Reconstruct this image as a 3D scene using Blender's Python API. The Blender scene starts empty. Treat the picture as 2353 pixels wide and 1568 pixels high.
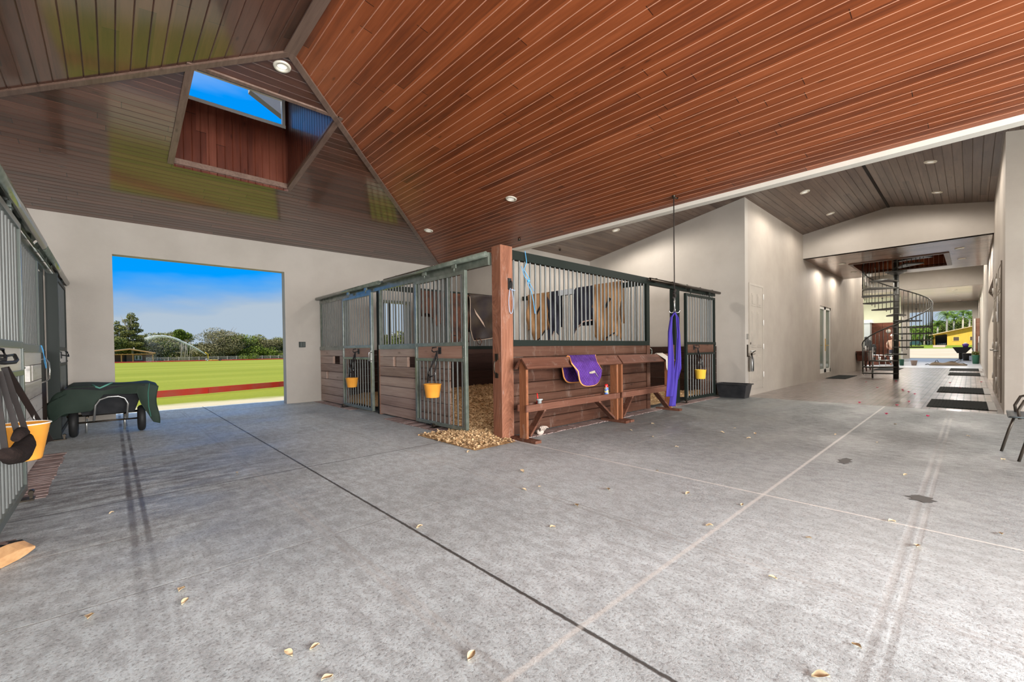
import bpy, bmesh, math, random
from mathutils import Vector, Matrix, noise
random.seed(7)
S = bpy.context.scene
COL = S.collection
PI = math.pi

# ------------------------------------------------------------------ camera
CAMZ = 1.2
yaw, pitch, roll, FPX = 0.751123, -0.0141622, -0.0117538, 984.568
cy, sy, cp, sp = math.cos(yaw), math.sin(yaw), math.cos(pitch), math.sin(pitch)
fw = Vector((sy*cp, cy*cp, sp)); rt = Vector((cy, -sy, 0)); up = rt.cross(fw)
cr, sr = math.cos(roll), math.sin(roll)
R_ = rt*cr + up*sr; U_ = up*cr - rt*sr
cam = bpy.data.cameras.new('camera'); camo = bpy.data.objects.new('camera', cam); COL.objects.link(camo)
M = Matrix((R_, U_, -fw)).transposed().to_4x4(); M.translation = Vector((0, 0, CAMZ)); camo.matrix_world = M
cam.sensor_width = 36; cam.lens = FPX/2353*36; cam.shift_y = 32.59/2353; cam.clip_end = 2000; cam.clip_start = .02
S.camera = camo
S.view_settings.view_transform = 'Standard'; S.view_settings.look = 'None'
S.view_settings.gamma = 1; S.view_settings.use_curve_mapping = False
S.view_settings.exposure = 0.0

# ------------------------------------------------------------------ world
W = bpy.data.worlds.new('world'); S.world = W; W.use_nodes = True
nt = W.node_tree; nt.nodes.clear()
o = nt.nodes.new('ShaderNodeOutputWorld'); bg = nt.nodes.new('ShaderNodeBackground')
tc = nt.nodes.new('ShaderNodeTexCoord'); sx = nt.nodes.new('ShaderNodeSeparateXYZ')
cr_ = nt.nodes.new('ShaderNodeValToRGB')
nz = nt.nodes.new('ShaderNodeTexNoise'); nz.inputs['Scale'].default_value = 2.2; nz.inputs['Detail'].default_value = 5
mp = nt.nodes.new('ShaderNodeMapping'); mp.inputs['Scale'].default_value = (1, 1, 3.5)
nt.links.new(tc.outputs['Generated'], sx.inputs[0]); nt.links.new(tc.outputs['Generated'], mp.inputs[0]); nt.links.new(mp.outputs[0], nz.inputs['Vector'])
ad = nt.nodes.new('ShaderNodeMath'); ad.operation = 'MULTIPLY_ADD'; ad.inputs[1].default_value = -.16
# lighter haze towards +x side
ax = nt.nodes.new('ShaderNodeMath'); ax.operation = 'MULTIPLY_ADD'; ax.inputs[1].default_value = -.07
nt.links.new(nz.outputs['Fac'], ad.inputs[0]); nt.links.new(sx.outputs['Z'], ad.inputs[2])
nt.links.new(sx.outputs['X'], ax.inputs[0]); nt.links.new(ad.outputs[0], ax.inputs[2])
nt.links.new(ax.outputs[0], cr_.inputs[0])
e = cr_.color_ramp.elements
e[0].position = 0.0; e[0].color = (.45, .55, .66, 1)
e[1].position = .7; e[1].color = (.72, .78, .86, 1)
for p, c in ((.006, (.38, .51, .67, 1)), (.030, (.13, .41, .85, 1)), (.052, (.0, .34, 1.0, 1)), (.36, (.0, .30, .95, 1)), (.44, (.55, .68, .85, 1))):
    n = e.new(p); n.color = c
nt.links.new(cr_.outputs[0], bg.inputs[0]); bg.inputs[1].default_value = 1.0
nt.links.new(bg.outputs[0], o.inputs[0])

# ------------------------------------------------------------------ sun and the daylight of the open barn end
sun = bpy.data.lights.new('sun', 'SUN'); sun.energy = 6.0; sun.angle = math.radians(1.2); sun.color = (1, .95, .86)
so = bpy.data.objects.new('sun', sun); COL.objects.link(so)
so.rotation_euler = Vector((.62, .12, -.78)).to_track_quat('-Z', 'Y').to_euler()
def area(name, loc, direction, sx_, sy_, power, color):
    l = bpy.data.lights.new(name, 'AREA'); l.shape = 'RECTANGLE'; l.size = sx_; l.size_y = sy_; l.energy = power; l.color = color
    ob = bpy.data.objects.new(name, l); COL.objects.link(ob); ob.location = loc
    ob.rotation_euler = Vector(direction).to_track_quat('-Z', 'Y').to_euler(); return ob
area('daylight_barn_mouth', (1.5, -6.8, 1.95), (0, 1, -.72), 11, 3.3, 3100, (1, .985, .96))
area('fill_side_bay', (31.6, 6.5, 2.3), (0, -1, -.1), 6, 3.0, 420, (1, .97, .9))  # added fill lamp out of view, brightens the far aisle
area('daylight_side_aisle', (9.1, -6.8, 1.95), (0, 1, 0), 3.4, 3.6, 30, (1, .97, .93))

# ------------------------------------------------------------------ materials
def mat(name, color, rough=.5, metal=0, spec=.25, coat=0, color2=None, nscale=4, nstretch=(1, 1, 1), bump=0, bscale=30, detail=6, emit=None, estr=0, trans=0, alpha=1, lo=.35, hi=.65, sheen=0):
    m = bpy.data.materials.new(name); m.use_nodes = True; t = m.node_tree; b = t.nodes['Principled BSDF']
    b.inputs['Base Color'].default_value = (*color, 1); b.inputs['Roughness'].default_value = rough; b.inputs['Metallic'].default_value = metal
    b.inputs['Specular IOR Level'].default_value = spec; b.inputs['Coat Weight'].default_value = coat; b.inputs['Coat Roughness'].default_value = .12
    b.inputs['Transmission Weight'].default_value = trans; b.inputs['Alpha'].default_value = alpha
    if emit: b.inputs['Emission Color'].default_value = (*emit, 1); b.inputs['Emission Strength'].default_value = estr
    if color2 or bump:
        c = t.nodes.new('ShaderNodeTexCoord'); mpn = t.nodes.new('ShaderNodeMapping'); mpn.inputs['Scale'].default_value = nstretch
        t.links.new(c.outputs['Object'], mpn.inputs[0])
    if color2:
        n = t.nodes.new('ShaderNodeTexNoise'); n.inputs['Scale'].default_value = nscale; n.inputs['Detail'].default_value = detail
        r = t.nodes.new('ShaderNodeValToRGB'); r.color_ramp.elements[0].position = lo; r.color_ramp.elements[1].position = hi
        r.color_ramp.elements[0].color = (*color2, 1); r.color_ramp.elements[1].color = (*color, 1)
        t.links.new(mpn.outputs[0], n.inputs['Vector']); t.links.new(n.outputs['Fac'], r.inputs[0]); t.links.new(r.outputs[0], b.inputs['Base Color'])
    if bump:
        n2 = t.nodes.new('ShaderNodeTexNoise'); n2.inputs['Scale'].default_value = bscale; n2.inputs['Detail'].default_value = 4
        bp = t.nodes.new('ShaderNodeBump'); bp.inputs['Strength'].default_value = bump; bp.inputs['Distance'].default_value = .01
        t.links.new(mpn.outputs[0], n2.inputs['Vector']); t.links.new(n2.outputs['Fac'], bp.inputs['Height']); t.links.new(bp.outputs[0], b.inputs['Normal'])
    return m

class NT:
    """small helper to chain shader math"""
    def __init__(s, m): s.t = m.node_tree; s.b = s.t.nodes['Principled BSDF']
    def n(s, k, **kw):
        x = s.t.nodes.new(k)
        for a, v in kw.items(): setattr(x, a, v)
        return x
    def math(s, op, a, b=None, c=None, clamp=False):
        x = s.n('ShaderNodeMath', operation=op, use_clamp=clamp)
        for i, v in enumerate((a, b, c)):
            if v is None: continue
            if isinstance(v, (int, float)): x.inputs[i].default_value = v
            else: s.t.links.new(v, x.inputs[i])
        return x.outputs[0]
    def mix(s, f, a, b):
        x = s.n('ShaderNodeMix', data_type='RGBA')
        for k, v in ((0, f), (6, a), (7, b)):
            if isinstance(v, (int, float)): x.inputs[k].default_value = v
            elif isinstance(v, tuple): x.inputs[k].default_value = (*v, 1)
            else: s.t.links.new(v, x.inputs[k])
        return x.outputs[2]
    def noise(s, vec, scale, detail=4, rough=.5, col=False):
        x = s.n('ShaderNodeTexNoise'); x.inputs['Scale'].default_value = scale; x.inputs['Detail'].default_value = detail; x.inputs['Roughness'].default_value = rough
        s.t.links.new(vec, x.inputs['Vector']); return x.outputs['Color' if col else 'Fac']
    def ramp(s, f, *stops):
        x = s.n('ShaderNodeValToRGB'); el = x.color_ramp.elements
        el[0].position, el[0].color = stops[0][0], (*stops[0][1], 1); el[1].position, el[1].color = stops[-1][0], (*stops[-1][1], 1)
        for p, c in stops[1:-1]:
            q = el.new(p); q.color = (*c, 1)
        s.t.links.new(f, x.inputs[0]); return x.outputs[0]
    def mapping(s, vec, sc, loc=(0, 0, 0)):
        x = s.n('ShaderNodeMapping'); x.inputs['Scale'].default_value = sc; x.inputs['Location'].default_value = loc; s.t.links.new(vec, x.inputs[0]); return x.outputs[0]
    def link(s, o_, name): s.t.links.new(o_, s.b.inputs[name])
    def bump(s, h, strength=.3, dist=.01, prev=None):
        x = s.n('ShaderNodeBump'); x.inputs['Strength'].default_value = strength; x.inputs['Distance'].default_value = dist
        s.t.links.new(h, x.inputs['Height'])
        if prev is not None: s.t.links.new(prev, x.inputs['Normal'])
        return x.outputs[0]

def plank_mat(name, dark, mid, light, bw=.125, rough=.3, coat=.6, coat_r=.14, blen=3.4, groove=None):
    """varnished boards: UV u runs across the boards, v along them, in metres"""
    m = bpy.data.materials.new(name); m.use_nodes = True; k = NT(m)
    uv = k.n('ShaderNodeTexCoord').outputs['UV']; s = k.n('ShaderNodeSeparateXYZ'); k.t.links.new(uv, s.inputs[0])
    bid = k.math('FLOOR', k.math('DIVIDE', s.outputs[0], bw))
    wn = k.n('ShaderNodeTexWhiteNoise', noise_dimensions='1D'); k.t.links.new(bid, wn.inputs['W'])
    sv = k.math('ADD', k.math('DIVIDE', s.outputs[1], blen), wn.outputs['Value'])
    seg = k.math('FLOOR', sv); fr = k.math('FRACT', sv)
    wn2 = k.n('ShaderNodeTexWhiteNoise', noise_dimensions='2D')
    cx = k.n('ShaderNodeCombineXYZ'); k.t.links.new(bid, cx.inputs[0]); k.t.links.new(seg, cx.inputs[1]); k.t.links.new(cx.outputs[0], wn2.inputs['Vector'])
    rnd = wn2.outputs['Value']
    # shift each board so that grain differs
    c2 = k.n('ShaderNodeCombineXYZ'); k.t.links.new(s.outputs[0], c2.inputs[0]); k.t.links.new(s.outputs[1], c2.inputs[1]); k.t.links.new(k.math('MULTIPLY', rnd, 37.), c2.inputs[2])
    g1 = k.noise(k.mapping(c2.outputs[0], (26, 1.6, 1)), 1, 6, .6)
    g2 = k.noise(k.mapping(c2.outputs[0], (5, 1.1, 1)), 1, 3)
    kn = k.n('ShaderNodeTexVoronoi'); kn.inputs['Scale'].default_value = 1; kn.inputs['Randomness'].default_value = 1
    k.t.links.new(k.mapping(c2.outputs[0], (5.2, 1.9, 1)), kn.inputs['Vector'])
    knot = k.math('SUBTRACT', 1, k.math('MULTIPLY', kn.outputs['Distance'], 9.), clamp=True)
    f = k.math('ADD', k.math('MULTIPLY', g1, .45), k.math('ADD', k.math('MULTIPLY', g2, .3), k.math('MULTIPLY', rnd, .28)))
    c = k.ramp(f, (.28, dark), (.52, mid), (.8, light))
    c = k.mix(k.math('MULTIPLY', knot, .8), c, tuple(v*.3 for v in dark))
    butt = k.math('LESS_THAN', fr, .0022)
    c = k.mix(butt, c, tuple(v*.35 for v in dark))
    if groove:  # pale edge lines: light caught on the board edges, painted into the colour
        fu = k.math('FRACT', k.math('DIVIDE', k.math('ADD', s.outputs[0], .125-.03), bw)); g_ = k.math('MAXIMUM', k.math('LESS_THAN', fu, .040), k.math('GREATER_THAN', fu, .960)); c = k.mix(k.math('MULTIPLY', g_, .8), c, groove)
    k.link(c, 'Base Color'); k.b.inputs['Roughness'].default_value = rough
    k.b.inputs['Specular IOR Level'].default_value = .25; k.b.inputs['Coat Weight'].default_value = coat; k.b.inputs['Coat Roughness'].default_value = coat_r; k.b.inputs['Coat IOR'].default_value = 1.5 if coat < .7 else 1.85
    k.link(k.bump(k.math('ADD', g1, k.math('MULTIPLY', g2, .6)), .25, .004), 'Normal')
    return m

def wood_mat(name, dark, mid, light, axis=0, rough=.5, coat=0, freq=30, wear=0, bh=.178, wearc=(.45, .38, .33)):
    """sawn timber: object coordinates, grain along axis; boards stacked in z get their own tone"""
    m = bpy.data.materials.new(name); m.use_nodes = True; k = NT(m)
    oc = k.n('ShaderNodeTexCoord').outputs['Object']; s = k.n('ShaderNodeSeparateXYZ'); k.t.links.new(oc, s.inputs[0])
    sc = [freq, freq, freq]; sc[axis] = 1.6
    if axis != 2:
        wn = k.n('ShaderNodeTexWhiteNoise', noise_dimensions='1D'); k.t.links.new(k.math('FLOOR', k.math('DIVIDE', s.outputs[2], bh)), wn.inputs['W']); rnd = wn.outputs['Value']
    else:
        rnd = k.noise(k.mapping(oc, (1.2, 1.2, .2)), 1, 1)
    ca = k.n('ShaderNodeVectorMath', operation='ADD'); k.t.links.new(oc, ca.inputs[0])
    cc = k.n('ShaderNodeCombineXYZ')
    for i in range(3): k.t.links.new(k.math('MULTIPLY', rnd, 9.), cc.inputs[i])
    k.t.links.new(cc.outputs[0], ca.inputs[1]); v = ca.outputs[0]
    dis = k.noise(v, 3, 3); 
    g1 = k.noise(k.mapping(v, tuple(sc)), 1, 6, .62); g2 = k.noise(k.mapping(v, tuple(x*.22 for x in sc)), 1, 3)
    kn = k.n('ShaderNodeTexVoronoi'); kn.inputs['Scale'].default_value = 1; ks = [7, 7, 7]; ks[axis] = 2.3
    k.t.links.new(k.mapping(v, tuple(ks)), kn.inputs['Vector'])
    knot = k.math('SUBTRACT', 1, k.math('MULTIPLY', kn.outputs['Distance'], 6.), clamp=True)
    f = k.math('ADD', k.math('MULTIPLY', g1, .5), k.math('ADD', k.math('MULTIPLY', g2, .3), k.math('MULTIPLY', rnd, .2)))
    c = k.ramp(f, (.3, dark), (.5, mid), (.75, light))
    c = k.mix(k.math('MULTIPLY', knot, .75), c, tuple(x*.35 for x in dark))
    if wear:
        w = k.ramp(k.noise(k.mapping(oc, (9, 9, 3)), 1, 8, .75), (.56, (0, 0, 0)), (.66, (1, 1, 1)))
        c = k.mix(k.math('MULTIPLY', w, wear), c, wearc)
    k.link(c, 'Base Color'); k.b.inputs['Roughness'].default_value = rough; k.b.inputs['Specular IOR Level'].default_value = .18; k.b.inputs['Coat Weight'].default_value = coat*.4; k.b.inputs['Coat Roughness'].default_value = .25
    k.link(k.bump(g1, .35, .004), 'Normal')
    return m

def stucco(name, c1, c2, stain=None, bump=.25):
    m = bpy.data.materials.new(name); m.use_nodes = True; k = NT(m); oc = k.n('ShaderNodeTexCoord').outputs['Object']
    n1 = k.noise(oc, .9, 5, .6); c = k.ramp(n1, (.35, c2), (.65, c1))
    if stain:   # rain-streak grime: vertical streaks, heavier in patches
        a = k.noise(k.mapping(oc, (6, 6, .7)), 1, 6, .65); b_ = k.noise(k.mapping(oc, (.35, .35, .25)), 1, 2)
        f = k.math('MULTIPLY', k.ramp(a, (.42, (0, 0, 0)), (.7, (1, 1, 1))), k.ramp(b_, (.48, (0, 0, 0)), (.62, (1, 1, 1))))
        c = k.mix(k.math('MULTIPLY', f, .7), c, stain)
    k.link(c, 'Base Color'); k.b.inputs['Roughness'].default_value = .75
    k.link(k.bump(k.noise(k.mapping(oc, (1, 1, 1.8)), 38, 5, .7), bump, .006), 'Normal')
    return m

# concrete floor: exposed aggregate, tooled joints
def concrete():
    m = bpy.data.materials.new('concrete'); m.use_nodes = True; k = NT(m); oc = k.n('ShaderNodeTexCoord').outputs['Object']
    s = k.n('ShaderNodeSeparateXYZ'); k.t.links.new(oc, s.inputs[0]); X, Y = s.outputs[0], s.outputs[1]
    big = k.noise(oc, .55, 4, .6); med = k.noise(k.mapping(oc, (2.2, 1.2, 1)), 6, 9, .78); fine = k.noise(oc, 62, 4, .75)
    agg = k.n('ShaderNodeTexVoronoi'); agg.inputs['Scale'].default_value = 95; k.t.links.new(oc, agg.inputs['Vector'])
    c = k.ramp(big, (.32, (.44, .485, .495)), (.5, (.575, .635, .65)), (.68, (.68, .745, .765)))
    c = k.mix(k.math('MULTIPLY', k.ramp(med, (.42, (1, 1, 1)), (.58, (0, 0, 0))), .42), c, (.17, .155, .15))
    c = k.mix(k.math('MULTIPLY', k.ramp(fine, (.38, (1, 1, 1)), (.48, (0, 0, 0))), .6), c, (.14, .13, .125))
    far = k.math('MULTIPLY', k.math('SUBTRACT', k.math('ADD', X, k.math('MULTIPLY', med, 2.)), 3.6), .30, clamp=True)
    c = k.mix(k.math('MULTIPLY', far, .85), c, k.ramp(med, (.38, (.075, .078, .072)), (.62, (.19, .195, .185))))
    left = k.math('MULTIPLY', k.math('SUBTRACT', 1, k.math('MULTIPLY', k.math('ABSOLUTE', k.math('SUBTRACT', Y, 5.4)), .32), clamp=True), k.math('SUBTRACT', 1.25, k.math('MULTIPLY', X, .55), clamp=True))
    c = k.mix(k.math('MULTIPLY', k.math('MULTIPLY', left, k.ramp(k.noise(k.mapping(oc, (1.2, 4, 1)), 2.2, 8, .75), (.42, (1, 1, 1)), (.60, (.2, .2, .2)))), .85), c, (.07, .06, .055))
    c = k.mix(k.math('MULTIPLY', k.ramp(agg.outputs['Distance'], (.1, (1, 1, 1)), (.35, (0, 0, 0))), .35), c, (.72, .71, .69))
    # dirt zone along the left stalls; floor also darker towards the far bay
    wob = k.math('MULTIPLY', k.noise(oc, 1.3, 5, .7), 1.6)
    wobn = k.math('MULTIPLY', k.math('SUBTRACT', k.noise(oc, 22, 3), .5), .012)
    def line(coord, c0, w, soft=1.0):
        d = k.math('ABSOLUTE', k.math('SUBTRACT', k.math('ADD', coord, wobn), c0))
        return k.math('SUBTRACT', 1, k.math('DIVIDE', k.math('SUBTRACT', d, w*.5), w*.5*soft), clamp=True)
    deep = None
    for co, c0, w in ((X, 1.452, .012), (Y, 4.70, .010)):
        l = line(co, c0, w); deep = l if deep is None else k.math('MAXIMUM', deep, l)
    pale = k.math('MAXIMUM', line(X, 3.83, .012), k.math('MULTIPLY', line(Y, 1.143, .014, 1.6), .6))
    tool = None
    for co, c0, w in ((X, 1.0, .014), (X, 1.045, .012), (Y, .27, .016), (Y, .215, .014), (X, 2.55, .014), (X, 2.60, .01), (Y, 2.85, .006), (Y, 6.35, .01), (Y, 8.0, .01), (Y, 3.75, .008), (X, -2.0, .012), (Y, -1.2, .014)):
        l = line(co, c0, w, 1.8); tool = l if tool is None else k.math('MAXIMUM', tool, l)
    dirt = k.ramp(k.noise(oc, .8, 3), (.42, (.52, .50, .47)), (.56, (.20, .18, .165)))
    c = k.mix(k.math('MULTIPLY', tool, .30), c, dirt)
    band = k.math('MAXIMUM', line(X, .085, .022, 1.5), line(X, .155, .018, 1.5))
    c = k.mix(k.math('MULTIPLY', band, k.math('MULTIPLY', k.ramp(k.noise(oc, 3.5, 4), (.35, (.35, .35, .35)), (.6, (1, 1, 1))), k.math('MULTIPLY', k.math('SUBTRACT', Y, 2.2), .4, clamp=True))), c, (.10, .09, .085))
    # slab cast beyond x=3.83 has pale sand in its joints, the rest is open and dark
    c = k.mix(k.math('MULTIPLY', deep, .95), c, (.05, .045, .04))
    c = k.mix(k.math('MULTIPLY', pale, .85), c, (.72, .69, .64))
    k.link(c, 'Base Color')
    rr = k.ramp(k.noise(k.mapping(oc, (.5, .9, 1)), 1.4, 4), (.4, (.42, .42, .42)), (.62, (.72, .72, .72)))
    k.link(rr, 'Roughness')
    h = k.math('SUBTRACT', k.math('ADD', k.math('MULTIPLY', fine, .8), k.math('MULTIPLY', med, 1.2)), k.math('ADD', k.math('MULTIPLY', deep, 3.), k.math('MULTIPLY', tool, .35)))
    k.link(k.bump(h, .5, .006), 'Normal')
    return m

def paver():
    m = bpy.data.materials.new('brick paving'); m.use_nodes = True; k = NT(m); oc = k.n('ShaderNodeTexCoord').outputs['Object']
    br = k.n('ShaderNodeTexBrick'); br.inputs['Scale'].default_value = 1; br.inputs['Brick Width'].default_value = .21; br.inputs['Row Height'].default_value = .105
    br.inputs['Mortar Size'].default_value = .008; br.inputs['Color1'].default_value = (.10, .072, .060, 1); br.inputs['Color2'].default_value = (.19, .145, .125, 1); br.inputs['Mortar'].default_value = (.015, .012, .011, 1)
    k.t.links.new(k.mapping(oc, (1, 1, 1)), br.inputs['Vector'])
    n = k.noise(oc, 2.5, 5, .6)
    c = k.mix(k.math('MULTIPLY', k.ramp(n, (.4, (0, 0, 0)), (.65, (1, 1, 1))), .25), br.outputs['Color'], (.26, .22, .2))
    k.link(c, 'Base Color'); k.link(k.ramp(n, (.35, (.3, .3, .3)), (.65, (.48, .48, .48))), 'Roughness')
    h = k.math('ADD', k.math('MULTIPLY', br.outputs['Fac'], -1.), k.math('MULTIPLY', k.noise(oc, 14, 4), .8))
    k.link(k.bump(h, .8, .012), 'Normal'); k.b.inputs['Coat Weight'].default_value = .6; k.b.inputs['Coat Roughness'].default_value = .16
    return m

def grass_mat():
    m = bpy.data.materials.new('mown grass'); m.use_nodes = True; k = NT(m); oc = k.n('ShaderNodeTexCoord').outputs['Object']
    a = k.noise(k.mapping(oc, (.03, .16, 1)), 1, 5, .6); b_ = k.noise(oc, 9, 5, .8)
    c = k.ramp(a, (.34, (.205, .235, .024)), (.52, (.245, .27, .032)), (.70, (.33, .34, .06)))
    c = k.mix(k.math('MULTIPLY', k.ramp(b_, (.4, (1, 1, 1)), (.6, (0, 0, 0))), .35), c, (.15, .18, .015))
    s = k.n('ShaderNodeSeparateXYZ'); k.t.links.new(oc, s.inputs[0])
    edge = k.math('MULTIPLY', k.math('SUBTRACT', k.math('ADD', 12.9, k.math('MULTIPLY', k.noise(oc, 1.5, 4), .8)), s.outputs[1], clamp=False), 1.4, clamp=True)
    c = k.mix(edge, c, (.52, .46, .33))
    k.link(c, 'Base Color'); k.b.inputs['Roughness'].default_value = .9; k.b.inputs['Specular IOR Level'].default_value = .1
    k.link(k.bump(b_, .6, .05), 'Normal'); return m

def lum(h):  # sRGB 0-255 -> linear
    return tuple(((c/255)/12.92 if c/255 <= .04045 else ((c/255+.055)/1.055)**2.4) for c in h)

M_WALL = stucco('cream stucco', (.42, .382, .338), (.37, .335, .292))
M_WALLS = stucco('cream stucco with grime streaks', (.39, .345, .292), (.335, .292, .245), stain=(.26, .21, .17))
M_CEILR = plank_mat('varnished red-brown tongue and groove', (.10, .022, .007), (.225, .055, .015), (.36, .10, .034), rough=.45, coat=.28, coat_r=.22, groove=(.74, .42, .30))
M_CEIL = plank_mat('varnished brown tongue and groove', (.035, .013, .007), (.078, .028, .016), (.14, .055, .033), rough=.5, coat=.75, coat_r=.10)  # same timber as the right slope, its dimmer light put into darker boards
M_CEILC = plank_mat('grey-brown tongue and groove', (.06, .038, .028), (.12, .078, .058), (.20, .14, .105), rough=.4, coat=.4, coat_r=.2)
M_TRIMW = wood_mat('stained trim board', (.10, .06, .045), (.17, .11, .085), (.25, .17, .13), axis=1, rough=.35, coat=.4)
M_DORM = plank_mat('dark red dormer boards', (.05, .013, .008), (.10, .025, .013), (.16, .05, .03), rough=.35, coat=.5)
M_FLOOR = concrete(); M_PAVE = paver(); M_GRASS = grass_mat()
M_METAL = mat('dark green painted steel', (.012, .017, .014), .45, .0, .15)
M_METALL = mat('green steel with faint reflected light painted in', (.10, .118, .105), .35, .1, .25, coat=.2)  # same dark green paint, a little reflected light put into the colour
M_METALG = mat('green steel with reflected light painted in', (.15, .172, .142), .27, .1, .4, color2=(.10, .12, .098), nscale=9, coat=.6)  # dark green paint, bright doorway reflections put into the lighter colour
M_METALB = mat('grey bar steel', (.15, .158, .152), .42, .3, .25)
M_GALV = mat('galvanised steel', (.5, .5, .48), .3, .85, .5)
M_BLACK = mat('black rubber', (.018, .018, .018), .55)
M_STRAP = mat('black webbing', (.02, .018, .018), .7, bump=.2, bscale=200)
M_BOARDA = wood_mat('pale stall boards', (.20, .12, .09), (.36, .25, .20), (.50, .38, .31), axis=1, rough=.42, coat=.35)  # paler tone than the boards of the front facing the camera
M_BOARDL = wood_mat('stall boards with varnish glare painted in', (.42, .38, .34), (.60, .57, .53), (.72, .70, .66), axis=1, rough=.35, coat=.5)  # glare of the varnish at a low angle is put into the whitish colour
M_BOARDB = wood_mat('brown stall boards', (.038, .016, .010), (.078, .034, .021), (.13, .066, .043), axis=0, rough=.5, coat=.15, wear=.15)
M_DARKB = wood_mat('dark stall lining', (.020, .010, .008), (.035, .018, .014), (.06, .034, .026), axis=0, rough=.5, coat=.2)
M_POST = wood_mat('red cedar post', (.10, .038, .022), (.23, .095, .055), (.38, .18, .11), axis=2, rough=.45, coat=.2, wear=.25, freq=24)
M_RACK = wood_mat('worn redwood', (.050, .020, .012), (.115, .046, .028), (.20, .092, .060), axis=0, rough=.6, wear=.2)
M_RACKV = wood_mat('worn orange redwood upright', (.11, .040, .020), (.24, .092, .042), (.38, .175, .09), axis=2, rough=.55, wear=.3)
M_KICK = wood_mat('brown kick board', (.16, .075, .05), (.28, .15, .105), (.38, .23, .17), axis=1, rough=.45, coat=.2)
M_SHAV = mat('pine shavings', (.62, .43, .23), .9, color2=(.30, .17, .07), nscale=24, bump=1, bscale=60, detail=8)
M_FLAKE = mat('pine shaving flakes', (.78, .58, .34), .8, color2=(.5, .32, .16), nscale=20)
M_ORANGE = mat('orange plastic', (.80, .36, .055), .35, color2=(.72, .30, .04), nscale=6)
M_YEL = mat('yellow plastic', (.80, .52, .06), .35)
M_WHITE = mat('white paint', (.78, .76, .72), .4)
M_DOOR = mat('cream painted door', (.40, .355, .30), .42, color2=(.36, .32, .27), nscale=3)
M_BRONZE = mat('dark bronze', (.05, .04, .03), .35, .8)
M_GLASS = mat('window glass', (.9, .95, .95), .03, 0, .5, trans=1.0)
M_SMOKE = mat('dim green door glass', (.03, .06, .048), .1, 0, .4, color2=(.07, .12, .085), nscale=2)
M_PURPLE = mat('purple quilting', (.10, .035, .25), .75, color2=(.07, .02, .17), nscale=8)
M_RIBBON = mat('violet fleece', (.055, .036, .27), .9)
M_PEACH = mat('orange piping', (.85, .36, .12), .6)
M_TAN = mat('tan canvas', (.50, .29, .145), .8, color2=(.40, .22, .10), nscale=5, bump=.3, bscale=60)
M_NAVY = mat('navy canvas', (.022, .024, .038), .7, color2=(.035, .037, .055), nscale=5)
M_BROWN = mat('chestnut rug', (.11, .042, .022), .75, color2=(.03, .014, .010), nscale=5)
M_BLKRUG = mat('black nylon rug', (.022, .016, .018), .5, color2=(.045, .032, .022), nscale=3.5, bump=.8, bscale=6)
M_GREENB = mat('dark green canvas', (.018, .030, .022), .75, color2=(.028, .045, .033), nscale=3, bump=.6, bscale=7)
M_TUB = mat('black plastic tub', (.018, .019, .021), .4, color2=(.03, .03, .032), nscale=8)
M_TERRY = mat('grey towel', (.55, .50, .42), .9, bump=.5, bscale=120)
M_RED = mat('red paint', (.62, .03, .02), .5, color2=(.50, .08, .06), nscale=3)
M_REDB = mat('red plastic', (.75, .02, .02), .35)
M_IRON = mat('wrought iron', (.075, .075, .068), .38, .5, .5)
M_MAT = mat('black rubber mat', (.014, .016, .014), .9, 0, .15, bump=1, bscale=60)
M_MATG = mat('grey mat edge', (.42, .41, .39), .8)
M_LAMP = mat('lamp diffuser', (.85, .85, .8), .4, emit=(1, .95, .85), estr=.5)
M_LAMPR = mat('lamp ring', (.72, .68, .58), .35, .2)
M_ROPE = mat('dark rope', (.03, .025, .022), .9)
M_BLUE = mat('blue twine', (.10, .38, .72), .8)
M_LEAF = mat('dry leaf', (.62, .48, .30), .85)
M_PETAL = mat('pink petal', (.5, .02, .08), .7)
M_SAND = mat('pale sand', (.56, .48, .36), .95, color2=(.48, .39, .27), nscale=.2)
M_YBARN = wood_mat('yellow barn siding', (.62, .34, .04), (.74, .42, .06), (.82, .50, .09), axis=2, rough=.7, freq=3)
M_BARK = mat('pale bark', (.42, .37, .30), .9, color2=(.25, .21, .17), nscale=2)
M_F1 = mat('dark green foliage', (.16, .18, .035), .7, color2=(.055, .075, .02), nscale=1.2, lo=.4, hi=.6)
M_F2 = mat('olive foliage', (.26, .25, .07), .7, color2=(.12, .13, .035), nscale=1.2, lo=.4, hi=.6)
M_F3 = mat('grey-brown foliage', (.27, .24, .12), .8, color2=(.14, .13, .06), nscale=1.2, lo=.4, hi=.6)
M_F4 = mat('bright green foliage', (.19, .25, .03), .7, color2=(.09, .13, .018), nscale=1.2, lo=.4, hi=.6)
M_PALM = mat('palm green', (.16, .26, .03), .6, color2=(.07, .13, .02), nscale=1.5)
M_WATER = mat('water droplets', (.70, .72, .74), .4)

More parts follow.
